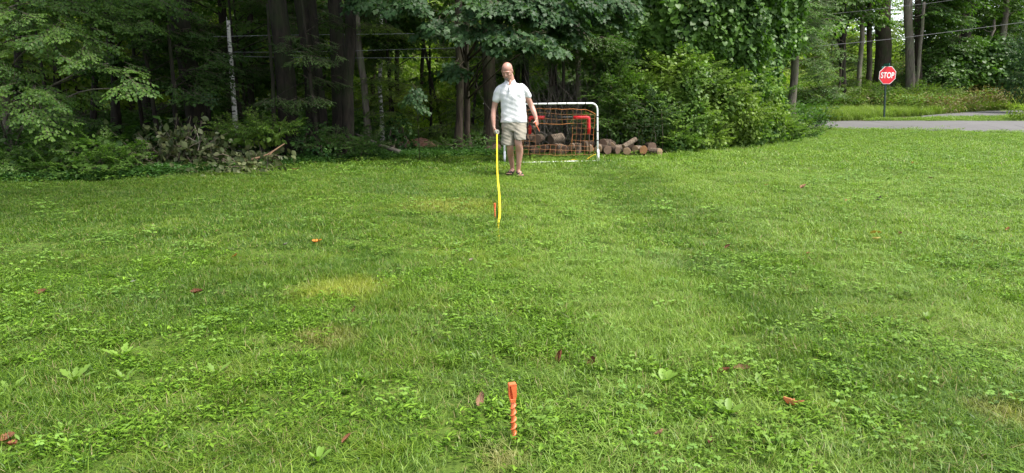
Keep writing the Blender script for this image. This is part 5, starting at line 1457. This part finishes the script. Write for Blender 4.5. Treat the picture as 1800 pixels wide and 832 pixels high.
FL = [(845, 722, 30, 'ridged tan brown leaf in the weeds next to the near stake', TN, .55, 'oak', 1.2), (986, 647, 26, 'dark red leaf standing upright beyond the near stake', RD, .95, 'oval', .6),
 (1040, 655, 24, 'dark ridged leaf tilted beside the upright red one', RD, .6, 'oak', .8), (1160, 782, 20, 'small curled tan leaf at the bottom edge past the near stake', TN, .5, 'oak', 0),
 (1393, 727, 36, 'long orange brown leaf lying flat on longer grass', (.48, .20, .09), .05, 'oval', -.5), (1272, 670, 26, 'dark brown leaf overlapping a tan one', RD, .3, 'oak', .3),
 (1303, 663, 30, 'tan leaf overlapping a dark brown one', TN, .1, 'oak', -.2), (1248, 793, 20, 'small dark maroon leaf below the long orange brown one', RD, .3, 'oak', 1),
 (17, 788, 34, 'big brown leaf pair half sunk in grass at the lower corner', BR, .2, 'oak', .2), (25, 799, 28, 'reddish leaf touching the big brown one at the lower corner', (.3, .11, .06), .1, 'oak', -.3),
 (611, 790, 24, 'curled brown leaf in fine grass near the bottom edge', BR, .4, 'oak', .8), (623, 558, 14, 'small maroon leaf just below the yellow patch', RD, .5, 'oak', 1.3),
 (347, 525, 22, 'brown leaf lying between the yellow patch and the shaded lawn', BR, .1, 'oak', .1), (75, 525, 20, 'dark brown leaf among clover out by the shaded edge', BR, .2, 'oak', .4),
 (558, 433, 18, 'orange leaf above the yellow patch', OR, .1, 'oak', 0), (413, 461, 13, 'tiny orange leaf between clover patches', OR, .4, 'oak', .4),
 (384, 414, 10, 'tiny tan leaf in the shaded lawn before the brush pile', TN, .2, 'oak', .4), (503, 438, 9, 'small grey leaf beside the orange one', (.25, .22, .2), .3, 'oval', .4),
 (771, 380, 9, 'small black leaf near the dry patch by the far stake', DK, .1, 'oval', 0), (738, 499, 12, 'black leaf stub on the mossy spot', DK, .5, 'oval', .5),
 (829, 466, 9, 'pale brown scrap in the middle of the lawn', (.35, .27, .22), .3, 'oval', .5), (1070, 483, 9, 'dark maroon scrap on the middle lawn', RD, .3, 'oval', .5),
 (1278, 443, 14, 'brown leaf on bright lawn below the trio of leaves', BR, .3, 'oak', .5), (1342, 459, 7, 'small dark scrap past the brown leaf', RD, .3, 'oval', .5),
 (1412, 335, 14, 'broad tan leaf on the bright upper lawn', TN, .3, 'oak', .5), (1545, 358, 14, 'dark purplish clump of leaf on the far lawn', DK, .4, 'oak', .3),
 (1490, 359, 10, 'orange leaf beside the dark clump', (.5, .18, .08), .2, 'oak', .3), (1538, 419, 20, 'bright yellow leaf on the bright lawn', YL, .15, 'oak', -.6),
 (1540, 428, 14, 'paler yellow leaf touching the bright yellow one', (.75, .6, .2), .1, 'oval', -.2), (1582, 418, 9, 'small rusty leaf next to the yellow pair', BR, .2, 'oak', .3),
 (1770, 411, 10, 'rusty red leaf far out by the photo edge', (.4, .12, .06), .4, 'oak', .4), (1603, 291, 7, 'orange leaf high on the lawn towards the road', OR, .2, 'oak', .4),
 (1347, 331, 7, 'orange speck of leaf near the broad tan one', OR, .2, 'oak', .4), (1635, 318, 8, 'brown leaf halfway up the lawn to the road', BR, .2, 'oak', .4),
 (1420, 454, 10, 'dull brown flattened leaf in the sunlit middle lawn', BR, .1, 'oak', .4), (668, 484, 9, 'grey brown scrap beside the yellow patch', (.3, .24, .2), .2, 'oval', .4),
 (237, 505, 10, 'pale grey stone-like scrap in the clover', (.5, .5, .47), .2, 'oval', .4), (985, 380, 7, 'dark scrap past the end of the tape', DK, .2, 'oval', .2),
 (1142, 378, 7, 'small dark leaf on the lawn past the goal', RD, .2, 'oval', .2), (520, 303, 12, 'brown leaf close to the ground cover band', BR, .1, 'oak', .1)]
for a in FL: fallen_leaf(a[0], a[1], a[2], a[3], a[4], a[5], a[6], a[7])

# ---------------------------------------------------------------- dandelions and broad weeds
def rosette(px, py, lpx, n, label, kind='lance', mat='broad', spread=1.0, up=.35, name='dandelion_plant'):
    g = G(px, py); rg = np.random.default_rng(int(px + 7 * py)); L = (.8 if kind == 'lance' else .58) * lpx / FPX * g[1]
    mb = MB(); tone = rg.uniform(.55, .95)
    for k in range(n):
        a = 2 * np.pi * k / n + rg.normal(0, .3); l = L * rg.uniform(.6, 1.1)
        t = np.linspace(0, 1, 11)
        w = l * .15 * np.sin(np.pi * np.clip(t * .93 + .03, 0, 1) ** 1.35) ** .8 * (1 + (.28 * np.sign(np.sin(t * 26)) if kind == 'lance' else 0)) * (1 if kind == 'lance' else 1.8)
        el = up * rg.uniform(.5, 1.6); rr = l * t * np.cos(el * (1 - t)); zz = l * (np.sin(el) * t - .42 * t * t * np.sin(el)) + .02 + .03 * t
        cen = np.stack([rr * np.cos(a), rr * np.sin(a), zz], -1); sd = np.array((-np.sin(a), np.cos(a), 0))
        V = np.stack([cen - sd * w[:, None] + (0, 0, 1) * (w * .35)[:, None], cen, cen + sd * w[:, None] + (0, 0, 1) * (w * .35)[:, None]], 1).reshape(-1, 3)
        i = np.arange(10)[:, None] * 3; j = np.arange(2)[None]
        mb.add(V, np.stack([i + j, i + 3 + j, i + 4 + j, i + 1 + j], -1).reshape(-1, 4), 0, np.clip(tone + rg.normal(0, .1), 0, 1))
    o = mb.obj(name, M['weed_leaf'], loc=tuple(float(v) for v in g))
    return tag(o, label, 'weed', 'dandelions and plantains in the lawn')
M['weed_leaf'] = leaf_mat('weed_leaf', (.07, .14, .018), (.17, .28, .045), .3)
for a in [(215, 637, 46, 7, 'dandelion with a long pale leaf beside clover in the shaded near lawn'), (132, 680, 48, 6, 'dandelion with the broadest pale leaf of the near shaded lawn'),
          (18, 700, 46, 6, 'dandelion hugging the edge above the brown leaf pair'), (218, 678, 36, 5, 'low dandelion between the two pale leaved ones'), (380, 668, 36, 6, 'lone dandelion with a pointed leaf in fine grass'),
          (1335, 695, 40, 5, 'dandelion with an upright narrow leaf between the tan leaf and the long orange one'), (1360, 800, 34, 6, 'dandelion in the sunlit weeds near the bottom edge'),
          (468, 516, 20, 6, 'small pale dandelion before the yellow patch'), (985, 470, 16, 5, 'pale dandelion on the middle lawn'), (1040, 570, 24, 6, 'dandelion in the crabgrass past the middle'),
          (1000, 625, 26, 6, 'dandelion just behind the two dark leaves'), (245, 470, 18, 6, 'dandelion in the shaded lawn before the thicket'), (90, 425, 16, 6, 'clump of pale weed far out in the shaded lawn')]:
    rosette(*a)
for a in [(1280, 738, 48, 7, 'plantain rosette with several broad leaves next to the long orange brown leaf'), (1165, 683, 44, 7, 'plantain with two upright rounded leaves'), (560, 822, 42, 6, 'big plantain cut off by the bottom edge'),
          (790, 640, 24, 6, 'little plantain in the lush weeds behind the tan leaf'), (1440, 560, 24, 6, 'plantain in the sunlit middle of the lawn'), (640, 680, 26, 6, 'little round leaved plantain in fine grass'),
          (115, 770, 32, 5, 'plantain beside clover in the lower shaded corner'), (1630, 570, 22, 6, 'plantain on the bright outer lawn')]:
    rosette(*a, kind='round', name='plantain_plant')
for i, (px, py) in enumerate([(640, 292), (690, 290), (740, 291), (780, 288), (830, 286), (560, 300), (480, 308), (700, 300), (600, 297), (860, 290), (320, 322), (250, 326), (1100, 286), (1180, 283), (1260, 275), (1330, 290), (1500, 262), (1560, 268), (1620, 258), (1700, 262), (1480, 300), (1560, 320), (1450, 318)]):
    rosette(px, py, 9, 5, 'light green weed leaf sticking up in the far lawn', 'round', up=1.0, name='plantain_plant')

# ---------------------------------------------------------------- the man
def remeshed(name, mb, mat, root, voxel=.006, smooth_it=4, fold=None, label=None):
    me = mb.mesh('tmp', mat); o = bpy.data.objects.new('tmp', me); COL.objects.link(o)
    md = o.modifiers.new('r', 'REMESH'); md.mode = 'VOXEL'; md.voxel_size = voxel
    if smooth_it:
        m2 = o.modifiers.new('s', 'SMOOTH'); m2.iterations = smooth_it; m2.factor = .5
    dg = bpy.context.evaluated_depsgraph_get()
    out = bpy.data.meshes.new_from_object(o.evaluated_get(dg)); bpy.data.objects.remove(o)
    out.name = name
    n = len(out.vertices); co = np.zeros(n * 3); out.vertices.foreach_get('co', co); co = co.reshape(-1, 3)
    if fold is not None:
        no = np.zeros(n * 3); out.vertices.foreach_get('normal', no); no = no.reshape(-1, 3)
        co = co + no * fold(co)[:, None]
    co = co - np.array(root.location)
    out.vertices.foreach_set('co', co.astype(np.float32).ravel())
    out.materials.clear(); out.materials.append(mat)
    out.polygons.foreach_set('use_smooth', np.ones(len(out.polygons), bool)); out.update()
    ob = link(name, out, root, (0, 0, 0))
    if label: ob['label'] = label
    return ob
def rings(mb, secs, nu=28):
    "closed loft; secs = (centre, half width vector x, half depth y)"
    V = []
    th = np.arange(nu) * 2 * np.pi / nu
    for c, hx, hy, p in secs:
        c = np.asarray(c, float); cs, sn = np.cos(th), np.sin(th)
        V.append(c + np.stack([np.sign(cs) * abs(cs) ** p * hx, np.sign(sn) * abs(sn) ** p * hy, 0 * th], -1))
    V.insert(0, np.repeat(np.asarray(secs[0][0], float)[None], nu, 0) + (V[0] - np.asarray(secs[0][0])) * .02)
    V.append(np.repeat(np.asarray(secs[-1][0], float)[None], nu, 0) + (V[-1] - np.asarray(secs[-1][0])) * .02)
    m = len(V); V = np.concatenate(V)
    i = np.arange(m - 1)[:, None] * nu; j = np.arange(nu)[None]; k = (j + 1) % nu
    mb.add(V, np.stack([i + j, i + k, i + nu + k, i + nu + j], -1).reshape(-1, 4))
def limb(mb, pts, rad, n=24, sides=16):
    pts = np.asarray(pts, float); c = curve_pts(pts, n)
    s = np.linspace(0, len(pts) - 1, n)
    r = np.interp(s, np.arange(len(pts)), rad)
    mb.add(*tube(c, r, sides, True))
    for q in (0, -1): mb.add(*ellipsoid(c[q], (r[q] * .97,) * 3, 14, 9))

def man():
    gv, gf = G(900, 308.5), G(914, 311)
    Y0 = (gv[1] + gf[1]) / 2
    px2m = Y0 / FPX
    root = thing('person', 'bald man in white polo shirt and khaki shorts walking with a tape measure', 'person', (P(905, 310, Y0)[0], Y0, float(H(0, Y0))))
    J = lambda px, py, dy=0.0: P(px, py, Y0 + dy)
    m, nt, b, out = new_mat('skin')
    nt.links.new(ramp(nt, noise(nt, 9, 4), [(.3, (.36, .185, .135)), (.7, (.44, .245, .19))]), b.inputs['Base Color'])
    b.inputs['Roughness'].default_value = .48; b.inputs['Subsurface Weight'].default_value = .12; b.inputs['Subsurface Radius'].default_value = (.02, .008, .004); b.inputs['Subsurface Scale'].default_value = .5
    skin = m
    # --- body
    mb = MB()
    hc = J(891.5, 125.2, -.06)
    yaw, pit = R(-14), R(25)
    Rz = Matrix.Rotation(yaw, 3, 'Z'); Rx = Matrix.Rotation(pit, 3, 'X')
    HM = np.array(Rz @ Rx) * 1.08
    h = lambda x, y, z: hc + HM @ np.array((x, y, z))
    he = lambda c, r, nu=20, nv=14: mb.add(*ellipsoid(h(*c), np.array(r), nu, nv, rot=HM))
    he((0, .012, .035), (.076, .094, .085), 28, 18)          # skull
    he((0, -.022, -.012), (.070, .072, .088))
    he((0, -.034, -.066), (.057, .050, .044))                # jaw
    he((0, -.070, -.094), (.022, .018, .018))                # chin
    he((0, -.078, .018), (.052, .016, .012))                 # brow
    for s in (-1, 1):
        he((s * .038, -.068, -.028), (.022, .018, .022))     # cheek bone
        he((s * .078, .008, -.008), (.009, .018, .031))      # ear
        he((s * .030, -.070, .001), (.015, .012, .011))      # lid
    limb(mb, [h(0, -.084, .010), h(0, -.098, -.012), h(0, -.108, -.033)], [.008, .010, .013], 8)
    for s in (-1, 1): he((s * .011, -.092, -.036), (.008, .009, .007))
    he((0, -.084, -.062), (.024, .010, .010))
    limb(mb, [J(897, 143, -.040), J(896, 147.5, -.056), J(895.4, 152, -.078)], [.024, .020, .009])
    limb(mb, [J(895, 133, .0), J(897, 143, .02), J(898, 152, .03)], [.066, .070, .082])   # neck
    rings(mb, [(J(903, 222, 0), .15, .095, .9), (J(903, 205, 0), .155, .10, .9), (J(902, 190, 0), .15, .10, .9), (J(901, 172, 0), .155, .105, .9), (J(899, 160, .01), .14, .075, .9), (J(898, 151, .02), .08, .05, 1)])
    # arms: his right arm (towards the tape) and his left arm (towards the stake)
    limb(mb, [J(881, 161, .015), J(873, 173, .02), J(868.5, 191, .03), J(867, 206, -.02), J(868, 223, -.06)], [.050, .050, .043, .040, .026])
    limb(mb, [J(915, 160, .015), J(925, 169, .02), J(934, 186, .04), J(939, 198, -.02), J(943, 210, -.07)], [.050, .048, .043, .038, .026])
    def hand(w, d, side, curl, palm_n, thumb, sp=.021):
        "w wrist, d direction to the knuckles, side: from little finger to index, palm_n: where the fingers bend"
        w, d, side, palm_n = map(lambda v: np.asarray(v, float), (w, d, side, palm_n)); d, side, palm_n = nrm(d), nrm(side), nrm(palm_n)
        for q in (-.026, -.009, .009, .026):
            limb(mb, [w + d * .005 + side * q * .6, w + d * .05 + side * q * .95, w + d * .088 + side * q * 1.05], [.020, .017, .0125], 8, 10)
        for k, (off, ln) in enumerate(((-.031, .062), (-.010, .078), (.011, .083), (.032, .074))):
            p0 = w + d * .085 + side * off; a = curl * (1 + .08 * (k - 1.5))
            d1 = d * math.cos(a * .5) + palm_n * math.sin(a * .5); d2 = d * math.cos(a * 1.2) + palm_n * math.sin(a * 1.2); d3 = d * math.cos(a * 1.8) + palm_n * math.sin(a * 1.8)
            p1 = p0 + d1 * ln * .45; p2 = p1 + d2 * ln * .32; p3 = p2 + d3 * ln * .23
            mb.add(*tube(np.stack([p0 - d * .01, p0, p1, p2, p3]), [.0100, .0100, .0092, .0085, .0070], 10))
            mb.add(*ellipsoid(p3, (.0072,) * 3, 10, 8))
        t0 = w + d * .022 + side * .026; pts = [t0 - side * .01, t0 + nrm(thumb) * .035, t0 + nrm(thumb) * .062 + palm_n * .008]
        limb(mb, pts, [.016, .0115, .009], 8, 10)
    hand(J(868, 223, -.06), (.10, -.10, -1), (.25, -1, .0), 1.15, (1, .35, -.1), (.55, -.8, -.6))
    hand(J(943, 210, -.07), (.12, -.12, -1), (-.55, -1, .05), 1.35, (-.75, .55, -.2), (-.6, -.7, -.6))
    # legs
    hipL, hipR = J(893, 222, .02), J(914, 222, -.02)
    limb(mb, [hipL, J(895, 240, .0), J(896.5, 259, -.03), J(897.5, 273, .07), J(900, 290, .14), J(901, 301, gv[1] - Y0 + .09)], [.085, .075, .056, .054, .037, .033], 30)
    limb(mb, [hipR, J(912.5, 236, -.08), J(911.5, 252, -.14), J(913.5, 267, -.09), J(912, 286, -.07), J(911, 300, gf[1] - Y0 + .06)], [.085, .075, .058, .056, .040, .034], 30)
    def foot(g, ang, s):
        fw = np.array((math.sin(ang), -math.cos(ang), 0)); sd = np.array((math.cos(ang), math.sin(ang), 0))
        b_ = np.array((g[0], g[1], float(H(g[0], g[1])) + .035))
        heel = b_ - fw * .05
        limb(mb, [heel + (0, 0, .03), heel + fw * .08 + (0, 0, .035), heel + fw * .16 + (0, 0, .018), heel + fw * .205 + (0, 0, .012)], [.034, .037, .034, .022], 16)
        for k in range(5):
            o_ = sd * (k - 2) * .0165
            limb(mb, [heel + fw * .19 + o_ + (0, 0, .012), heel + fw * (.245 - .006 * abs(k - (1 if s > 0 else 3))) + o_ * 1.1 + (0, 0, .010)], [.010, .009 if k != (0 if s > 0 else 4) else .012], 6, 8)
        return heel, fw, sd
    fL = foot((P(899.5, 306, gv[1])[0], gv[1] + .02), R(-14), 1)
    fR = foot((P(912.5, 308, gf[1])[0], gf[1] + .0), R(8), -1)
    remeshed('body', mb, skin, root, .0052, 3)
    # --- face details
    def small(name, parts, mat):
        mb_ = MB()
        for V, F in parts: mb_.add(V, F)
        return wpart(name, mb_, mat, root)
    dark = plain_mat('eye_dark', (.03, .02, .018), .3); brow = plain_mat('brow_hair', (.20, .13, .09), .9)
    for s in (-1, 1):
        small('eye', [ellipsoid(h(s * .030, -.0795, -.002), (.0125, .004, .0042), 12, 8, HM)], dark)
        small('eyebrow', [tube(np.stack([h(s * .014, -.094, .017), h(s * .032, -.093, .023), h(s * .050, -.082, .018)]), [.003, .0042, .002], 6)], brow)
    small('mouth', [tube(np.stack([h(-.021, -.089, -.064), h(0, -.0955, -.061), h(.021, -.089, -.064)]), [.0015, .0040, .0015], 6)], plain_mat('lips', (.32, .12, .10), .5))
    mbb = MB(); n = 1500; rg = np.random.default_rng(2)
    pts = []
    for _ in range(n):
        a = rg.uniform(-1, 1); z = rg.uniform(-.100, -.072)
        pts.append((a * .027 * (1 - abs(z + .088) * 8), -.090 + abs(a) * .012 + (z + .09) * .10 - .002, z))
    vv = []
    for x, y, z in pts:
        p = h(x, y, z); e = p + HM @ np.array((x * .15, -.006, -.009)) * 1.0; w_ = np.array((.0009, 0, 0)); vv.append((p - w_, p + w_, e))
    V = np.array(vv).reshape(-1, 3); mbb.add(V, np.arange(len(V)).reshape(-1, 3))
    mbb.add(*ellipsoid(h(0, -.079, -.092), (.023, .015, .014), 14, 10, HM))
    wpart('goatee', mbb, plain_mat('grey_beard', (.24, .20, .175), .9, var=.2, nscale=60), root)
    # --- polo shirt
    def cloth(name, col, sc=180):
        m_, nt_, b_, o_ = new_mat(name)
        nt_.links.new(ramp(nt_, noise(nt_, 5, 3), [(.3, tuple(c * .95 for c in col)), (.7, col)]), b_.inputs['Base Color'])
        b_.inputs['Roughness'].default_value = .9; b_.inputs['Specular IOR Level'].default_value = .15; b_.inputs['Sheen Weight'].default_value = .15
        bump(nt_, b_, noise(nt_, 16, 5), .5, .012)
        return m_
    white = cloth('white_pique', (.62, .62, .64)); khaki = cloth('khaki_cotton', (.25, .228, .185))
    mb = MB()
    w = lambda a, b_: (b_ - a) / 2 * px2m
    S = [(215.5, 879.5, 927, .130), (212, 880, 926.5, .134), (204, 881, 926, .132), (194, 881.5, 925, .130), (184, 881, 923.5, .132), (174, 879.5, 923, .138), (165, 877.5, 923.5, .135), (157, 875, 922.5, .120), (151, 876.5, 918.5, .102), (147, 883, 911, .082), (144.2, 888, 905, .066)]
    secs = [(J((a + b_) / 2, py, .012 if py > 160 else .02), w(a, b_), d, .88) for py, a, b_, d in S]
    rings(mb, secs, 36)
    limb(mb, [J(881, 157, .01), J(876, 163, .01), J(872.3, 175, .02)], [.074, .072, .068])
    limb(mb, [J(915.5, 155, .01), J(921, 160, .01), J(927, 168.5, .03)], [.074, .071, .066])
    def fold_s(c):
        x, y, z = c.T
        f = .0030 * np.sin(x * 34 + z * 17 + 1.8 * np.sin(z * 9 + x * 6)) + .0020 * np.sin(z * 34 - x * 40 + 2.4 * np.sin(x * 13 + z * 8)) + .0010 * np.sin(z * 80 + x * 35 + y * 30)
        return f * (1.1 - .3 * sstep(1.2, 1.5, z))
    sh = remeshed('polo_shirt', mb, white, root, .0065, 5, fold_s)
    # collar, placket and sleeve bands, sub-parts of the shirt
    def sub(name, parts, mat, smooth=True):
        mb_ = MB()
        for V, F in parts: mb_.add(V, F)
        me = mb_.mesh(name, mat, smooth); me.transform(Matrix.Translation(-Vector(root.location)))
        return link(name, me, sh, (0, 0, 0))
    nk = J(896.5, 143.5, .015)
    th = np.linspace(-np.pi / 2 + .30, 1.5 * np.pi - .30, 30)
    up_ = np.stack([.068 * np.cos(th), .066 * np.sin(th), .030 + .026 * np.sin(th)], -1); dn = np.stack([.088 * np.cos(th), .086 * np.sin(th) , -.012 + .030 * np.sin(th)], -1)
    up_[:, 2] += 0; tipk = np.exp(-((th - th[0]) / .35) ** 2) + np.exp(-((th - th[-1]) / .35) ** 2)
    dn[:, 2] -= .040 * tipk; dn[:, 1] -= .018 * tipk; up_[:, 2] -= .020 * tipk; up_[:, 1] -= .012 * tipk
    V = nk + np.concatenate([up_, dn, up_ * (.95, .95, 1)]); n = len(th)
    i = np.arange(n - 1)
    F = np.concatenate([np.stack([i, i + 1, n + i + 1, n + i], -1), np.stack([i + 1, i, 2 * n + i, 2 * n + i + 1], -1)])
    col = sub('collar', [(V, F)], white); so = col.modifiers.new('t', 'SOLIDIFY'); so.thickness = .004
    fy = lambda px, py, d: J(px, py, -d)
    sub('placket', [tube(np.stack([fy(895.2, 151, .098), fy(895.3, 156, .121), fy(895.5, 161, .130)]), .014, 10, squash=.45)], white)
    for q, d in ((152, .114), (156.5, .131), (160.5, .139)): sub('button', [ellipsoid(fy(895.3, q, d), (.0045, .002, .0045), 10, 6)], plain_mat('button', (.6, .6, .58), .4))
    # --- shorts
    mb = MB()
    rings(mb, [(J(903, 209, .01), .185, .115, .9), (J(903.5, 216, .01), .200, .125, .88), (J(903.5, 224, .01), .205, .13, .88), (J(903.5, 231, .0), .19, .12, .9)], 32)
    rings(mb, [(J(892.6, 255.5, -.02), .106, .112, .92), (J(892.6, 250, -.01), .108, .112, .92), (J(892.8, 240, .0), .106, .112, .92), (J(893.5, 228, .01), .104, .115, .92), (J(895, 218, .01), .10, .11, .92)])
    rings(mb, [(J(914, 246, -.12), .090, .104, .92), (J(914, 241, -.11), .094, .106, .92), (J(914.5, 233, -.08), .100, .110, .92), (J(914.5, 224, -.03), .105, .115, .92), (J(912.5, 217, .0), .10, .11, .92)])
    def fold_k(c):
        x, y, z = c.T
        return .0028 * np.sin(z * 62 + x * 24 + 2.4 * np.sin(x * 16 + z * 7)) + .003 * np.sin(z * 30 - x * 48 + 2 * np.sin(z * 14)) + .0015 * np.sin(z * 120 + x * 50)
    sk = remeshed('shorts', mb, khaki, root, .0065, 3, fold_k)
    # --- sandals
    sole = plain_mat('black_sole', (.010, .010, .010), .8); strap = plain_mat('dark_strap', (.008, .007, .008), .8)
    for heel, fw, sd in (fL, fR):
        mb = MB()
        prof = [(-.035, .028), (0, .036), (.07, .036), (.15, .047), (.20, .048), (.24, .038), (.262, .018)]
        L_ = [heel + fw * a - sd * w_ for a, w_ in prof] + [heel + fw * a + sd * w_ for a, w_ in prof[::-1]]
        L_ = np.array(L_); z0 = heel[2] - .030; n = len(L_); V = np.concatenate([L_, L_, [L_.mean(0)], [L_.mean(0)]]); V[:n, 2] = z0 - .012; V[n:2 * n, 2] = z0 + .014; V[2 * n, 2] = z0 - .012; V[2 * n + 1, 2] = z0 + .014
        mb.add(V, np.array([(i, (i + 1) % n, n + (i + 1) % n, n + i) for i in range(n)])); mb.T.append(np.array([(2 * n + 1, n + i, n + (i + 1) % n) for i in range(n)])); mb.mt.append(np.zeros(n, int))
        sl = wpart('sandal', mb, sole, root, False)
        mb = MB()
        def arc(a, w_, z_, skew=0.0):
            t = np.linspace(0, np.pi, 12); return np.array([heel + fw * (a + skew * math.cos(q)) + sd * w_ * math.cos(q) + np.array((0, 0, -.02 + z_ * math.sin(q))) for q in t])
        for a, w_, z_, sk_ in ((.165, .046, .060, .035), (.165, .046, .062, -.035), (.085, .044, .085, .0), (.215, .046, .046, .0)):
            mb.add(*tube(arc(a, w_, z_, sk_), .014, 8, squash=.6))
        t = np.linspace(0, np.pi, 14); mb.add(*tube(np.array([heel + fw * (.03 - .068 * math.sin(q)) + sd * .043 * math.cos(q) + np.array((0, 0, .035 + .01 * math.sin(q))) for q in t]), .008, 6))
        me = mb.mesh('strap', strap); me.transform(Matrix.Translation(-Vector(root.location))); link('strap', me, sl, (0, 0, 0))
    # --- what he holds
    w0 = J(943, 210, -.07); gp = J(943.2, 221, -.13)
    tip = J(950, 234, -.16)
    ax = nrm(gp - tip) * 1.0
    s_ = stake('orange stake held point down in the man\'s hand', tip + ax * .06, .15, axis=tuple(ax))
    # tape reel and blade
    rc = J(873.5, 232, -.12)
    rt_ = thing('tape_measure', 'yellow tape measure hanging from the man\'s hand down into the grass', 'tape measure', rc)
    grey = plain_mat('tape_case_grey', (.33, .32, .28), .45); blk = plain_mat('tape_black', (.03, .03, .03), .5)
    ang = R(50); A_ = np.array((math.cos(ang), math.sin(ang), 0)); Zz = np.array((0, 0, 1.0)); Nn = np.cross(A_, Zz)
    def disc(c, r, t_, n=28):
        th = np.arange(n) * 2 * np.pi / n; ring = c + r * (np.cos(th)[:, None] * A_ + np.sin(th)[:, None] * Zz)
        return np.concatenate([[c + Nn * t_], ring * 1 + Nn * t_ , ring - Nn * t_, [c - Nn * t_]]), n
    mb = MB(); V, n = disc(rc, .036, .018)
    mb.add(V, np.array([(1 + i, 1 + (i + 1) % n, 1 + n + (i + 1) % n, 1 + n + i) for i in range(n)])); mb.T.append(np.array([(0, 1 + i, 1 + (i + 1) % n) for i in range(n)] + [(2 * n + 1, 1 + n + (i + 1) % n, 1 + n + i) for i in range(n)])); mb.mt.append(np.zeros(2 * n, int))
    wpart('case', mb, grey, rt_, False)
    mb = MB(); V, n = disc(rc, .013, .021)
    mb.add(V, np.array([(1 + i, 1 + (i + 1) % n, 1 + n + (i + 1) % n, 1 + n + i) for i in range(n)])); mb.T.append(np.array([(0, 1 + i, 1 + (i + 1) % n) for i in range(n)] + [(2 * n + 1, 1 + n + (i + 1) % n, 1 + n + i) for i in range(n)])); mb.mt.append(np.zeros(2 * n, int))
    wpart('hub', mb, blk, rt_, False)
    e = G(876, 399); ys = Y0 - .14
    tp = [(873.5, 236, ys), (873.5, 250, 10.3), (873.5, 275, 9.6), (874, 300, 8.95), (875.5, 320, 8.4), (877.5, 340, 7.85), (878.5, 362, 7.25), (878, 380, 6.75)]
    pts = [P(*q) for q in tp] + [e + (0, .0, .045), e + (0, -.25, .015), e + (0.02, -.8, .012)]
    # keep the blade above the lawn
    c = curve_pts(pts, 90)
    c[:, 2] = np.maximum(c[:, 2], H(c[:, 0], c[:, 1]) + .012)
    tw = np.linspace(0, 1, len(c))
    phi = .12 + .25 * np.sin(tw * 7)
    W = np.stack([np.cos(phi), .5 * np.sin(phi), .35 * np.sin(tw * 9)], -1)
    hw = .012
    V = np.stack([c - W * hw, c + (0, -.0015, .0015), c + W * hw], 1).reshape(-1, 3)
    i = np.arange(len(c) - 1)[:, None] * 3; j = np.arange(2)[None]
    mb = MB(); mb.add(V, np.stack([i + j, i + 3 + j, i + 4 + j, i + 1 + j], -1).reshape(-1, 4))
    bo = wpart('blade', mb, plain_mat('tape_yellow', (.70, .55, .03), .4, var=.1), rt_)
    sm = bo.modifiers.new('t', 'SOLIDIFY'); sm.thickness = .0012
    return Y0
print('man Y', man())
